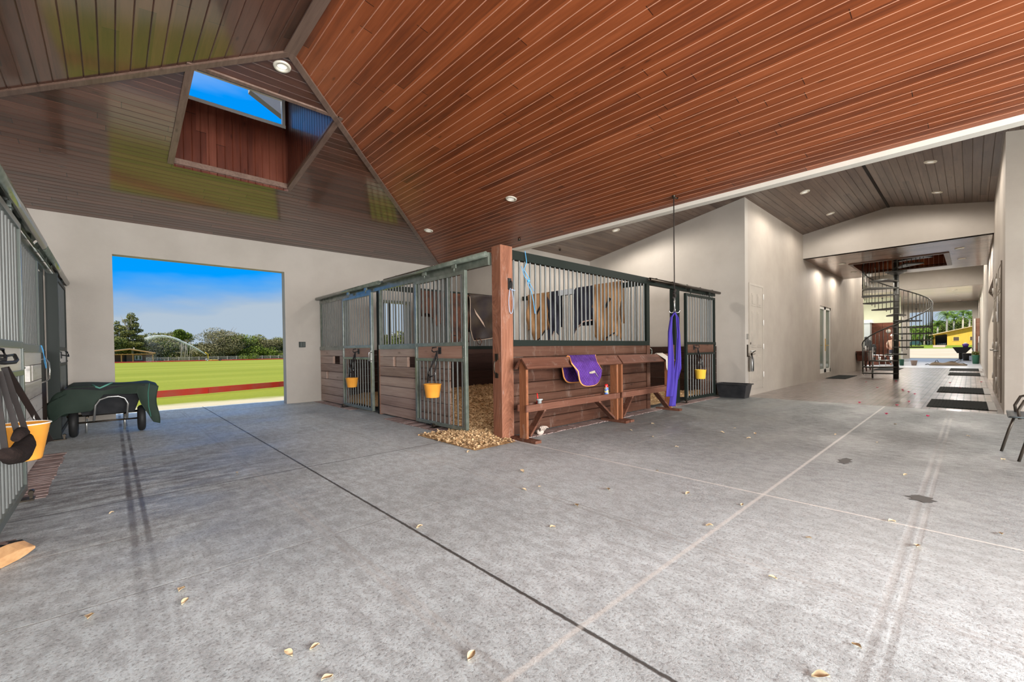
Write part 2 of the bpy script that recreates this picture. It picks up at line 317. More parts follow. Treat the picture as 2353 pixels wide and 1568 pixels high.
# ------------------------------------------------------------------ mesh helpers
class MB:
    def __init__(s): s.v = []; s.f = []; s.uv = {}; s.sm = []
    def poly(s, pts, uv=None):
        i = len(s.v); s.v += [tuple(p) for p in pts]; s.f.append(tuple(range(i, i+len(pts)))); s.sm.append(False)
        if uv: s.uv[len(s.f)-1] = uv
    def box(s, x0, y0, z0, x1, y1, z1, bev=0):
        x0, x1 = sorted((x0, x1)); y0, y1 = sorted((y0, y1)); z0, z1 = sorted((z0, z1))
        s.hexa([(x0, y0, z0), (x1, y0, z0), (x1, y1, z0), (x0, y1, z0), (x0, y0, z1), (x1, y0, z1), (x1, y1, z1), (x0, y1, z1)]); return s
    def hexa(s, p):
        i = len(s.v); s.v += [tuple(q) for q in p]
        for f in ((0, 3, 2, 1), (4, 5, 6, 7), (0, 1, 5, 4), (1, 2, 6, 5), (2, 3, 7, 6), (3, 0, 4, 7)): s.f.append(tuple(i+j for j in f)); s.sm.append(False)
        return s
    def obox(s, c, half, rot):
        c = Vector(c); P = []
        for dz in (-1, 1):
            for dx, dy in ((-1, -1), (1, -1), (1, 1), (-1, 1)): P.append(c + rot @ Vector((dx*half[0], dy*half[1], dz*half[2])))
        return s.hexa(P)
    def beam(s, a, b, w, h, upv=(0, 0, 1)):
        a, b = Vector(a), Vector(b); d = (b-a).normalized(); u = Vector(upv); r = d.cross(u)
        if r.length < 1e-4: r = d.cross(Vector((1, 0, 0)))
        r.normalize(); u = r.cross(d)
        P = [q + r*(i*w/2) + u*(j*h/2) for q in (a, b) for i, j in ((-1, -1), (1, -1), (1, 1), (-1, 1))]
        i = len(s.v); s.v += [tuple(q) for q in P]
        for f in ((3, 2, 1, 0), (4, 5, 6, 7), (0, 1, 5, 4), (1, 2, 6, 5), (2, 3, 7, 6), (3, 0, 4, 7)): s.f.append(tuple(i+j for j in f)); s.sm.append(False)
        return s
    def tube(s, pts, r, n=8, closed=False, cap=True):
        P = [Vector(p) for p in pts]; m = len(P); rs = r if isinstance(r, (list, tuple)) else [r]*m
        i0 = len(s.v); ref = None
        for k in range(m):
            if closed: d = P[(k+1) % m]-P[k-1]
            else: d = P[min(k+1, m-1)]-P[max(k-1, 0)]
            d.normalize()
            if ref is None:
                ref = d.orthogonal().normalized()
            ref = (ref - d*ref.dot(d));
            if ref.length < 1e-5: ref = d.orthogonal()
            ref.normalize(); b = d.cross(ref)
            for j in range(n):
                a = 2*PI*j/n; s.v.append(tuple(P[k] + (ref*math.cos(a)+b*math.sin(a))*rs[k]))
        for k in range(m if closed else m-1):
            a0, b0 = i0+k*n, i0+((k+1) % m)*n
            for j in range(n): s.f.append((a0+j, a0+(j+1) % n, b0+(j+1) % n, b0+j)); s.sm.append(True)
        if cap and not closed:
            s.f.append(tuple(i0+j for j in reversed(range(n)))); s.sm.append(False); e0 = i0+(m-1)*n; s.f.append(tuple(e0+j for j in range(n))); s.sm.append(False)
        return s
    def lathe(s, prof, c=(0, 0, 0), n=24, sx=1, sy=1, sweep=2*PI, caps=False):
        i0 = len(s.v); full = sweep > 6.28; nn = n if full else n+1
        for r, z in prof:
            for j in range(nn):
                a = sweep*j/n; s.v.append((c[0]+r*sx*math.cos(a), c[1]+r*sy*math.sin(a), c[2]+z))
        for k in range(len(prof)-1):
            for j in range(n):
                j2 = (j+1) % nn; s.f.append((i0+k*nn+j, i0+k*nn+j2, i0+(k+1)*nn+j2, i0+(k+1)*nn+j)); s.sm.append(True)
        if caps:
            s.f.append(tuple(i0+j for j in reversed(range(n)))); e0 = i0+(len(prof)-1)*nn; s.f.append(tuple(e0+j for j in range(n))); s.sm += [False, False]
        return s
    def sheet(s, fn, nu, nv, thick=0):
        """fn(u,v)->Vector, u,v in 0..1; thick gives a closed cloth"""
        i0 = len(s.v); g = [[Vector(fn(i/nu, j/nv)) for j in range(nv+1)] for i in range(nu+1)]
        for layer in ((0, 1) if thick else (0,)):
            for i in range(nu+1):
                for j in range(nv+1):
                    p = g[i][j]
                    if layer:
                        du = g[min(i+1, nu)][j]-g[max(i-1, 0)][j]; dv = g[i][min(j+1, nv)]-g[i][max(j-1, 0)]; n_ = du.cross(dv)
                        p = p + n_.normalized()*thick if n_.length > 1e-9 else p
                    s.v.append(tuple(p))
        N = (nu+1)*(nv+1); ix = lambda i, j, L: i0+L*N+i*(nv+1)+j
        for i in range(nu):
            for j in range(nv):
                s.f.append((ix(i, j, 0), ix(i, j+1, 0), ix(i+1, j+1, 0), ix(i+1, j, 0))); s.sm.append(True)
                if thick: s.f.append((ix(i, j, 1), ix(i+1, j, 1), ix(i+1, j+1, 1), ix(i, j+1, 1))); s.sm.append(True)
        if thick:
            ring = [(i, 0) for i in range(nu)]+[(nu, j) for j in range(nv)]+[(i, nv) for i in range(nu, 0, -1)]+[(0, j) for j in range(nv, 0, -1)]
            for k in range(len(ring)):
                a, b = ring[k], ring[(k+1) % len(ring)]
                s.f.append((ix(*a, 0), ix(*b, 0), ix(*b, 1), ix(*a, 1))); s.sm.append(True)
        return s
    def ball(s, c, r, n=8, sc=(1, 1, 1)):
        prof = [(max(1e-4, math.sin(PI*k/n))*r, -math.cos(PI*k/n)*r*sc[2]) for k in range(n+1)]
        return s.lathe(prof, c, n+4, sc[0], sc[1])
    def build(s, name, m, parent=None, bevel=0, off=None):
        me = bpy.data.meshes.new(name)
        org = Vector((0, 0, 0))
        if parent is not None:
            q = parent
            while q is not None: org += q.location; q = q.parent
        elif off is not None: org = Vector(off)
        me.from_pydata([(v[0]-org.x, v[1]-org.y, v[2]-org.z) for v in s.v], [], s.f)
        me.polygons.foreach_set('use_smooth', s.sm)
        if s.uv:
            l = me.uv_layers.new(name='UVMap')
            for p in me.polygons:
                u = s.uv.get(p.index)
                if u:
                    for li, q in zip(p.loop_indices, u): l.data[li].uv = q
        me.materials.append(m)
        ob = bpy.data.objects.new(name, me); COL.objects.link(ob)
        if parent is not None: ob.parent = parent
        elif off is not None: ob.location = off
        if bevel:
            bm = bmesh.new(); bm.from_mesh(me); bmesh.ops.recalc_face_normals(bm, faces=bm.faces)
            bmesh.ops.bevel(bm, geom=[e_ for e_ in bm.edges if len(e_.link_faces) == 2 and e_.calc_face_angle(0) > .6], offset=bevel, segments=2, affect='EDGES', profile=.6)
            bm.to_mesh(me); bm.free()
        return ob

def recalc(ob):
    bm = bmesh.new(); bm.from_mesh(ob.data); bmesh.ops.recalc_face_normals(bm, faces=bm.faces); bm.to_mesh(ob.data); bm.free(); return ob
def tag(o_, label, cat, group=None, kind=None):
    o_['label'] = label; o_['category'] = cat
    if kind is None: kind = 'thing'
    if group: o_['group'] = group
    if kind: o_['kind'] = kind
    return o_
def thing(name, loc, label, cat, group=None):
    o_ = bpy.data.objects.new(name, None); COL.objects.link(o_); o_.location = loc; o_.empty_display_size = .1
    return tag(o_, label, cat, group)
def struct(o_, label=None):
    o_['kind'] = 'structure'
    if label: o_['label'] = label
    return o_
def dup(root, loc, rz=None, label=None, scale=None):
    def cp(o_, par):
        c = o_.copy(); COL.objects.link(c)
        if par is not None: c.parent = par
        for ch in list(o_.children): cp(ch, c)
        return c
    r = cp(root, None); r.location = loc
    if rz is not None: r.rotation_euler = (0, 0, rz)
    if label: r['label'] = label
    if scale: r.scale = scale if isinstance(scale, tuple) else (scale,)*3
    return r
def lname(m, base):  # linked copy of a mesh as another part
    pass
def sub(o_, name, parent, loc=(0, 0, 0)):
    c = o_.copy(); c.name = name; COL.objects.link(c); c.parent = parent; c.location = loc; return c

# clip convex polygon (u,v) by a*u+b*v<=c
def clip(P, a, b, c):
    out = []
    for i in range(len(P)):
        p, q = P[i], P[(i+1) % len(P)]; dp = a*p[0]+b*p[1]-c; dq = a*q[0]+b*q[1]-c
        if dp <= 0: out.append(p)
        if dp*dq < 0:
            t = dp/(dp-dq); out.append((p[0]+(q[0]-p[0])*t, p[1]+(q[1]-p[1])*t))
    return out
def planked(mb, polys, org, du, dv, nrm, bw=.125, g=.007, depth=.007, phase=0.):
    """V-grooved boards: each board a strip of constant u; nrm is the visible side"""
    org, du, dv, nrm = map(Vector, (org, du, dv, nrm))
    def w(u, v, d): return org + du*u + dv*v - nrm*d
    for P in polys:
        u0 = min(p[0] for p in P); u1 = max(p[0] for p in P)
        k = math.floor((u0-phase)/bw)
        while k*bw+phase < u1:
            a, b = k*bw+phase, (k+1)*bw+phase
            for lo, hi, d0, d1 in ((a, a+g, depth, 0), (a+g, b-g, 0, 0), (b-g, b, 0, depth)):
                Q = clip(clip(P, 1, 0, hi), -1, 0, -lo)
                if len(Q) < 3: continue
                pts = []
                for u, v in Q:
                    t = (u-lo)/(hi-lo); pts.append(w(u, v, d0+(d1-d0)*t))
                uvs = [(min(max(u, a+1e-4), b-1e-4), v) for u, v in Q]
                n_ = (pts[1]-pts[0]).cross(pts[2]-pts[0])
                if n_.dot(nrm) < 0: pts.reverse(); uvs.reverse()
                mb.poly(pts, uvs)
            k += 1
    return mb

# ================================================================== STRUCTURE
YW, XB, XG, YC, YR = 10.75, 7.174, 11.0, 3.66, -.39
RX, RZ, SL = 1.47, 4.45, .14      # main ridge, slope
XL, YE = -4.234, -7.0
def zr(x): return RZ - SL*abs(x-RX)
GY, GZ, GS = 1.6, 5.10, .18       # aisle gable ridge
def zg(y): return GZ - GS*abs(y-GY)

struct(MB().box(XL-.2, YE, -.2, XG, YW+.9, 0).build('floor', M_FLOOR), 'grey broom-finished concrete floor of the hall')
struct(MB().box(XG, -2.2, -.2, 30.4, 7, 0.0).build('floor', M_PAVE), 'brick paved aisle floor')
struct(MB().box(30.4, -2.2, -.2, 50, 7, 0.0).build('floor', mat('pale concrete', (.42, .45, .48), .35, color2=(.34, .37, .4), nscale=2)), 'pale concrete floor at the far aisle end')
# main roof: right and left slopes, hip end
cs = 1/math.sqrt(1+SL*SL)
def slope_pt(x, y): return Vector((x, y, zr(x)))
L = (XB-RX)/cs; A = YW-(XB-RX)
# right slope: u from ridge downwards, v = y
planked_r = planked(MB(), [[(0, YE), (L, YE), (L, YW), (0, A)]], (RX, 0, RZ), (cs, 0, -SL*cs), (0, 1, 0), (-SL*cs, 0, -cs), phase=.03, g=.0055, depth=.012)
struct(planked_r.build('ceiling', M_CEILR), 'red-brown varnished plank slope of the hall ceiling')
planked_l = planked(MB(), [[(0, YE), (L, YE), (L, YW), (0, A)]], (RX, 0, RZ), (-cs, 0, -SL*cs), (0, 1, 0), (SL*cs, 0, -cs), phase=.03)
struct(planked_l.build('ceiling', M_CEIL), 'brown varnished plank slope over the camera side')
# hip end: u runs down slope from the apex (y=A) to the wall, v = x
DX0, DX1, DY0, DY1 = .722, 2.25, 5.82, 8.06
def hu(y): return (y-A)/cs
H = hu(YW); u0, u1 = hu(DY0), hu(DY1)
def hipx(u, side): return RX + side*u*cs
hip = [[(0, RX), (u0, hipx(u0, -1)), (u0, hipx(u0, 1))],
       [(u1, hipx(u1, -1)), (H, XL), (H, XB), (u1, hipx(u1, 1))],
       [(u0, hipx(u0, -1)), (u1, hipx(u1, -1)), (u1, DX0), (u0, DX0)],
       [(u0, DX1), (u1, DX1), (u1, hipx(u1, 1)), (u0, hipx(u0, 1))]]
hip[2][0] = (u0, min(hipx(u0, -1), DX0)); hip[3][3] = (u0, max(hipx(u0, 1), DX1))
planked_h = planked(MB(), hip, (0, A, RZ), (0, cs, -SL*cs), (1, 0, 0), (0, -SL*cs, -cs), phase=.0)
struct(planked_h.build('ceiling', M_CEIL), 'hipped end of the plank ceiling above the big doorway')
# trims along the hips and the ridge
t = MB()
for sx_ in (-1, 1):
    a = Vector((RX, A, RZ-.012)); b = Vector((RX+sx_*(XB-RX), YW, zr(XB)-.012)); t.beam(a, b, .075, .03)
struct(t.build('trim', M_TRIMW), 'flat boards covering the hip joints')
struct(MB().beam((RX, A+.03, RZ-.012), (RX, YE, RZ-.012), .12, .028).build('trim', M_TRIMW), 'ridge board')
# dormer shaft: back wall with a high window, two cheeks, flat top
DX1 = 2.28
zb, zt, ZD = zh(DY1) if 'zh' in globals() else RZ-SL*(DY1-A), RZ-SL*(DY0-A), 5.62
WX0, WX1, WZ0, WZ1 = .84, 2.235, 5.085, 5.50
q = MB()
bk = [[(DX0, zb-.06), (DX1, zb-.06), (DX1, WZ0), (DX0, WZ0)], [(DX0, WZ1), (DX1, WZ1), (DX1, ZD), (DX0, ZD)], [(DX0, WZ0), (WX0, WZ0), (WX0, WZ1), (DX0, WZ1)], [(WX1, WZ0), (DX1, WZ0), (DX1, WZ1), (WX1, WZ1)]]
planked(q, bk, (0, DY1, 0), (1, 0, 0), (0, 0, 1), (0, -1, 0), bw=.105)
planked(q, [[(DY0, zt), (DY1, zb), (DY1, ZD), (DY0, ZD)]], (DX1, 0, 0), (0, 1, 0), (0, 0, 1), (-1, 0, 0), bw=.105)
planked(q, [[(DY0, zt), (DY1, zb), (DY1, ZD), (DY0, ZD)]], (DX0, 0, 0), (0, 1, 0), (0, 0, 1), (1, 0, 0), bw=.105)
planked(q, [[(DX0, zt), (DX1, zt), (DX1, ZD), (DX0, ZD)]], (0, DY0, 0), (1, 0, 0), (0, 0, 1), (0, 1, 0), bw=.105)
planked(q, [[(DX0, DY0), (DX1, DY0), (DX1, DY1), (DX0, DY1)]], (0, 0, ZD), (1, 0, 0), (0, 1, 0), (0, 0, -1), bw=.105)
struct(q.build('wall_dormer', M_DORM), 'dark red board lining of the roof dormer')
def hp(x, y, d=0): return Vector((x, y, RZ-SL*(y-A)-d))
q = MB()
for x0_, x1_ in ((DX0-.075, DX0), (DX1-.02, DX1+.055)):
    q.hexa([hp(x0_, DY0-.05, .02), hp(x1_, DY0-.05, .02), hp(x1_, DY1+.04, .02), hp(x0_, DY1+.04, .02), hp(x0_, DY0-.05, -.06), hp(x1_, DY0-.05, -.06), hp(x1_, DY1+.04, -.06), hp(x0_, DY1+.04, -.06)])
for y0_, y1_ in ((DY0-.05, DY0), (DY1-.025, DY1+.05)):
    q.hexa([hp(DX0, y0_, .02), hp(DX1, y0_, .02), hp(DX1, y1_, .02), hp(DX0, y1_, .02), hp(DX0, y0_, -.06), hp(DX1, y0_, -.06), hp(DX1, y1_, -.06), hp(DX0, y1_, -.06)])
struct(q.build('trim', M_TRIMW), 'flat boards around the dormer opening')
q = MB().box(WX0-.02, DY1-.015, WZ0-.05, WX1+.02, DY1+.03, WZ0).box(WX0-.02, DY1-.015, WZ1, WX1+.02, DY1+.03, WZ1+.03).box(WX1-.03, DY1-.015, WZ0, WX1+.015, DY1+.06, WZ1).box(WX0-.02, DY1-.015, WZ0, WX0+.01, DY1+.06, WZ1)
wf = struct(q.build('window_1', M_WHITE), 'high dormer window showing blue sky')
# the far stall window and its steel grille
# outside rake of the dormer roof seen through the window
q = MB(); q.hexa([(1.85, 8.6, 5.78), (2.9, 8.6, 5.25), (2.9, 8.75, 5.25), (1.85, 8.75, 5.78), (1.85, 8.6, 6.2), (2.9, 8.6, 6.1), (2.9, 8.75, 6.1), (1.85, 8.75, 6.2)])
struct(q.build('trim', mat('grey soffit', (.30, .30, .29), .7)), 'grey rake soffit outside the dormer window')

# far wall of the hall (y = YW) with the big doorway and the stall window
DWX0, DWX1, DWZ = .035, 2.925, 3.03
WX_0, WX_1, WZ_0, WZ_1 = 5.20, 6.1, 1.1, 2.5
q = MB(); T = .22
for a in ((XL, 0, DWX0, 3.75), (DWX0, DWZ, DWX1, 3.75), (DWX1, 0, WX_0, 3.75), (WX_0, 0, WX_1, WZ_0), (WX_0, WZ_1, WX_1, 3.75), (WX_1, 0, XB+.2, 3.75)):
    q.box(a[0], YW, a[1], a[2], YW+T, a[3])
struct(q.build('wall_far', M_WALL), 'cream stucco wall around the big open doorway')
q = MB().box(WX_0-.04, YW-.03, WZ_0-.06, WX_1+.04, YW+.02, WZ_0).box(WX_0-.05, YW-.03, WZ_1, WX_1+.05, YW+.02, WZ_1+.06).box(WX_0-.06, YW-.03, WZ_0, WX_0, YW+.03, WZ_1).box(WX_1, YW-.03, WZ_0, WX_1+.06, YW+.03, WZ_1)
struct(q.build('window_2', M_METALG), 'unglazed stall window in the far wall')
# left wall of the hall, right wall behind stalls, white beam, pier
struct(MB().box(XL-.2, YE, 0, XL, YW, 3.66).build('wall_left', M_WALL))
struct(MB().box(XB, 7.73, 0, XB+.2, YW, 3.72).build('wall_right', M_WALL), 'cream wall behind the stalls')
struct(MB().box(XB+.2, 7.73, 0, 7.87, 8.16, 4.05).build('wall_pier', M_WALL))
struct(MB().box(XB, YE, 3.585, XB+.16, 7.73, 3.70).build('trim_beam', M_WHITE and stucco('pale beam paint', (.72, .69, .62), (.66, .63, .56))), 'long pale beam between the hall and the side aisle ceilings')
struct(MB().box(XB+.03, YE, 3.69, XB+.16, YW, 5.3).build('wall_gable', M_WALL))
# stall back wall and gable-end wall of the tack rooms
struct(MB().box(7.87, 8.16, 0, XG, 8.36, 4.1).build('wall_back', M_WALL))
q = MB()
def prism(q, pts, ax, a, b):   # extrude polygon (yz) along x or (xz) along y
    if ax == 'x': A_ = [(a, p[0], p[1]) for p in pts]; B_ = [(b, p[0], p[1]) for p in pts]
    else: A_ = [(p[0], a, p[1]) for p in pts]; B_ = [(p[0], b, p[1]) for p in pts]
    q.poly(A_); q.poly(list(reversed(B_)))
    for i in range(len(pts)):
        j = (i+1) % len(pts); q.poly([A_[i], B_[i], B_[j], A_[j]])
    return q
prism(q, [(YC, 0), (8.36, 0), (8.36, zg(8.36)+.05), (YC, zg(YC)+.05)], 'x', XG, XG+.2)
struct(recalc(q.build('wall_stall_end', M_WALL)), 'cream gable-end wall beside the last stall')
# aisle walls
D1 = (11.29, 12.2, .16, 2.69); D2 = (18.4, 20.15, .20, 2.62)
q = MB(); YT = YC+.22
for a in ((XG+.2, 0, D2[0], 4.8), (D2[0], 0, D2[1], D2[2]), (D2[0], D2[3], D2[1], 4.8), (D2[1], 0, 27.4, 4.8)):
    q.box(a[0], YC, a[1], a[2], YT, a[3])
struct(q.build('wall_aisle_left', M_WALLS), 'cream aisle wall with grime streaks')
q = MB()
for a in ((XG, 0, 16.4, 4.8), (21.3, 0, 30, 5.5), (30, 0, 49, 5.5), (16.4, 2.9, 21.3, 4.0)):
    q.box(a[0], YR-.2, a[1], a[2], YR, a[3])
q.box(16.4, -1.7, 0, 16.6, YR, 4); q.box(21.3, -1.7, 0, 21.5, YR-.2, 4); q.box(16.4, -1.9, 0, 21.5, -1.7, 4)
struct(q.build('wall_aisle_right', M_WALLS), 'cream aisle wall with recessed doors')
q = MB(); prism(q, [(YR-.2, 0), (-7, 0), (-7, zg(-7)+.05), (YR-.2, zg(YR-.2)+.05)], 'x', XG, XG+.2)
struct(recalc(q.build('wall_near_right', M_WALL)), 'cream wall end nearest on the right')
# aisle ceilings: gable over x 7.2..16.15
q = MB(); c2 = 1/math.sqrt(1+GS*GS)
planked(q, [[(0, XB+.16), ((8.3-GY)/c2, XB+.16), ((8.3-GY)/c2, XG+.2), ((YC+.1-GY)/c2, XG+.2), ((YC+.1-GY)/c2, 16.2), (0, 16.2)]][:0] + [[(0, XB+.16), ((YC+.1-GY)/c2, XB+.16), ((YC+.1-GY)/c2, 16.2), (0, 16.2)], [((YC+.1-GY)/c2, XB+.16), ((8.3-GY)/c2, XB+.16), ((8.3-GY)/c2, XG+.2), ((YC+.1-GY)/c2, XG+.2)]], (0, GY, GZ), (0, c2, -GS*c2), (1, 0, 0), (0, -GS*c2, -c2), bw=.135, phase=.02)
planked(q, [[(0, XB+.16), ((GY+7)/c2, XB+.16), ((GY+7)/c2, XG+.2), (0, XG+.2)], [(0, XG+.2), ((GY-YR+.1)/c2, XG+.2), ((GY-YR+.1)/c2, 16.2), (0, 16.2)]], (0, GY, GZ), (0, -c2, -GS*c2), (1, 0, 0), (0, GS*c2, -c2), bw=.135, phase=.02)
struct(q.build('ceiling', M_CEILC), 'grey-brown plank gable ceiling of the side aisle')
struct(MB().beam((XB+.1, GY, GZ-.005), (16.2, GY, GZ-.005), .05, .02).build('trim', M_ROPE), 'dark ridge strip')
# header and soffit with the stair hole
q = MB(); prism(q, [(YC+.1, 3.965), (YR-.1, 3.965), (YR-.1, zg(YR)+.06), (GY, GZ+.06), (YC+.1, zg(YC)+.06)], 'x', 16.15, 16.35)
struct(recalc(q.build('wall_header', M_WALL)), 'cream header with a low gable top')
HX0, HX1, HY0, HY1 = 18.55, 21.3, .57, 2.74
q = MB(); planked(q, [[(16.15, YR), (HX0, YR), (HX0, YC), (16.15, YC)], [(HX1, YR), (22.5, YR), (22.5, YC), (HX1, YC)], [(HX0, YR), (HX1, YR), (HX1, HY0), (HX0, HY0)], [(HX0, HY1), (HX1, HY1), (HX1, YC), (HX0, YC)]], (0, 0, 3.965), (1, 0, 0), (0, 1, 0), (0, 0, -1), bw=.13)
q.box(16.2, YR, 3.99, HX0, YC, 4.03).box(HX1, YR, 3.99, 22.5, YC, 4.03)
M_SOF = plank_mat('light brown varnished soffit boards', (.15, .075, .045), (.27, .15, .095), (.40, .25, .17), rough=.3, coat=.8, coat_r=.12)
struct(q.build('ceiling', M_SOF), 'flat varnished soffit pierced by the stairwell')
q = MB(); planked(q, [[(HX0, 3.9), (HX1, 3.9), (HX1, 6.2), (HX0, 6.2)]], (0, HY1, 0), (1, 0, 0), (0, 0, 1), (0, -1, 0)); planked(q, [[(HX0, 3.965), (HX1, 3.965), (HX1, 6.2), (HX0, 6.2)]], (0, HY0, 0), (1, 0, 0), (0, 0, 1), (0, 1, 0))
planked(q, [[(HY0, 3.965), (HY1, 3.965), (HY1, 6.2), (HY0, 6.2)]], (HX1, 0, 0), (0, 1, 0), (0, 0, 1), (-1, 0, 0)); planked(q, [[(HY0, 3.965), (HY1, 3.965), (HY1, 6.2), (HY0, 6.2)]], (HX0, 0, 0), (0, 1, 0), (0, 0, 1), (1, 0, 0))
planked(q, [[(HX0, HY0), (HX1, HY0), (HX1, HY1), (HX0, HY1)]], (0, 0, 6.2), (1, 0, 0), (0, 1, 0), (0, 0, -1))
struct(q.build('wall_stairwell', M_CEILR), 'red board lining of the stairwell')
q = MB().box(HX0-.12, HY0-.12, 3.94, HX0, HY1+.12, 3.975).box(HX1, HY0-.12, 3.94, HX1+.12, HY1+.12, 3.975).box(HX0, HY0-.12, 3.94, HX1, HY0, 3.975).box(HX0, HY1, 3.94, HX1, HY1+.12, 3.975)
struct(q.build('trim', M_TRIMW), 'flat boards around the stairwell')
# second bay: gable, header at x=30, rising soffit, far wall at x=49
q = MB()
for s_ in (1, -1):
    planked(q, [[(0, 22.5), (4.8/c2, 22.5), (4.8/c2, 30), (0, 30)]], (0, GY, GZ+.15), (0, s_*c2, -GS*c2), (1, 0, 0), (0, -s_*GS*c2, -c2), bw=.135)
struct(q.build('ceiling', M_CEILC), 'plank ceiling of the second bay')
q = MB(); prism(q, [(6.4, 4.0), (YR-.2, 4.0), (YR-.2, 4.86), (GY, 5.3), (6.4, 4.5)], 'x', 30, 30.2)
struct(recalc(q.build('wall_header_far', M_WALL)), 'second cream header')
q = MB(); sl = (4.53-4.0)/19; cl = 1/math.sqrt(1+sl*sl)
planked(q, [[(0, YR-.2), (19/cl, YR-.2), (19/cl, 6.4), (0, 6.4)]], (30, 0, 4.0), (cl, 0, sl*cl), (0, 1, 0), (sl*cl, 0, -cl), bw=.3)
struct(q.build('ceiling', M_SOF), 'varnished soffit of the far bay')
q = MB()
for a in ((-1.2, 0, -.07, 4.7), (-.07, 3.86, 3.52, 4.7), (3.52, 0, 6.4, 4.7)): q.box(49, a[0], a[1], 49.25, a[2], a[3])
struct(q.build('wall_far_end', M_WALL), 'cream end wall around the far doorway')
struct(MB().box(27.4, YC, 0, 27.6, 6.6, 4.5).box(27.6, 6.4, 0, 28.5, 6.6, 5.2).box(34.7, 6.4, 0, 49, 6.6, 5.2).box(28.5, 6.4, 3.9, 34.7, 6.6, 5.2).build('wall_side_bay', stucco('pale green stucco', (.50, .52, .36), (.44, .46, .31))))  # gap in the unseen wall added to go with the side bay fill lamp
q = MB().box(36, 3.0, 0, 36.2, 6.4, 4.3); struct(q.build('wall_tack', stucco('pale green wall', (.56, .58, .42), (.50, .52, .37))), 'pale green wall behind the spiral stair')

q = MB(); q.box(22.45, YR-.25, 4.03, 22.5, YC+.25, 5.6).box(27.4, YC, 4.4, 30.1, YC+.2, 5.6).box(21.3, YR-.25, 4.2, 30.1, YR-.2, 5.6).box(22.5, YC+.0, 4.75, 27.5, YC+.22, 5.4).box(27.4, 6.6, 4.5, 49.2, 6.7, 5.6)
struct(q.build('wall_upper_bay', M_WALL), 'cream upper walls of the second bay')
# ---- doors of the rooms
def paneldoor(n, X0, X1, Z0, Z1, Y, s, label):
    """six-panel door on a wall y=Y seen from side s"""
    d = -s  # outward
    q = MB().box(X0, Y+s*.03, Z0, X1, Y+s*.07, Z1); Wd, Hd = X1-X0, Z1-Z0
    o_ = q.build('door_%d' % n, M_DOOR); struct(o_, label)
    f = MB()
    for a in ((X0-.05, Z0-.02, X0, Z1+.05), (X1, Z0-.02, X1+.05, Z1+.05), (X0, Z1, X1, Z1+.05)): f.box(a[0], Y+s*.022, a[1], a[2], Y+s*.06, a[3])
    f.build('door_frame', M_DOOR, o_)
    for (fz0, fz1) in ((.80, .925), (.40, .75), (.07, .33)):
        for fx0 in (.13, .55):
            pz0, pz1 = Z0+fz0*Hd, Z0+fz1*Hd; px0, px1 = X0+fx0*Wd, X0+(fx0+.32)*Wd
            p = MB().box(px0, Y+s*.022, pz0, px1, Y+s*.035, pz1)
            p.box(px0+.045, Y+s*.012, pz0+.05, px1-.045, Y+s*.03, pz1-.05); p.build('door_panel', M_DOOR, o_, bevel=.008)
    for hz in (.1, .38, .62, .88):
        MB().tube([(X1+.005, Y+s*.005, Z0+hz*Hd), (X1+.005, Y+s*.005, Z0+hz*Hd+.14)], .012, 8).build('hinge', M_WHITE, o_)
    return o_
d1 = paneldoor(1, *D1, YC-.04, 1, 'cream six-panel door nearest on the aisle wall')
q = MB().tube([(11.34, YC+.03, 1.08), (11.34, YC-.06, 1.08)], .018, 10).tube([(11.34, YC-.055, 1.08), (11.46, YC-.06, 1.09)], .012, 8); q.build('door_handle', M_GALV, d1)
MB().tube([(11.34, YC+.03, 1.27), (11.34, YC-.015, 1.27)], .028, 12).build('deadbolt', M_BRONZE, d1)
for i, (xa, xb_) in enumerate(((12.05, 13.15), (14.2, 15.3))):
    o_ = paneldoor(3+i, xa, xb_, .12, 2.68, YR+.04, -1, ('cream door with a paper sheet, nearest on the right wall', 'cream door farther along the right wall')[i])
    MB().tube([(xb_-.1, YR+.0, 1.05), (xb_-.1, YR+.08, 1.05)], .018, 10).tube([(xb_-.1, YR+.075, 1.05), (xb_-.24, YR+.08, 1.05)], .012, 8).build('door_handle', M_GALV, o_)
    MB().tube([(xb_-.1, YR-.02, 1.28), (xb_-.1, YR+.03, 1.28)], .03, 12).build('deadbolt', M_BRONZE, o_)
tag(MB().box(12.45, YR+.035, 1.62, 12.8, YR+.042, 2.12).build('paper_notice', mat('white paper', (.8, .8, .8), .5)), 'white paper sheet pinned to the nearest door on the right', 'paper')
# french door
q = MB(); x0, x1, z0, z1 = D2
for a in ((x0, z0, x0+.1, z1), (x1-.1, z0, x1, z1), (x0, z1-.1, x1, z1), (x0, z0, x1, z0+.14), ((x0+x1)/2-.13, z0, (x0+x1)/2+.13, z1)): q.box(a[0], YC+.02, a[1], a[2], YC+.08, a[3])
o_ = struct(q.build('door_2', mat('off-white door frame', (.62, .60, .55), .35)), 'pair of narrow glazed doors in the aisle wall')
MB().box(x0+.09, YC+.045, z0+.13, (x0+x1)/2-.12, YC+.055, z1-.09).build('pane', M_SMOKE, o_)
MB().box((x0+x1)/2+.12, YC+.045, z0+.13, x1-.09, YC+.055, z1-.09).build('pane', M_SMOKE, o_)
MB().box((x0+x1)/2-.02, YC, 1.0, (x0+x1)/2+.05, YC+.02, 1.45).tube([((x0+x1)/2, YC-.06, 1.2), ((x0+x1)/2+.2, YC-.06, 1.2)], .015).tube([((x0+x1)/2+.02, YC, 1.2), ((x0+x1)/2+.02, YC-.06, 1.2)], .015).build('door_handle', mat('brass', (.6, .42, .18), .3, .9), o_)
tag(recalc(MB().box(11.08, YC-.02, 1.37, 11.17, YC-.001, 1.50).build('keypad', M_GALV, None, bevel=.006)), 'small grey keypad plate on the aisle wall beside the panel door', 'keypad')
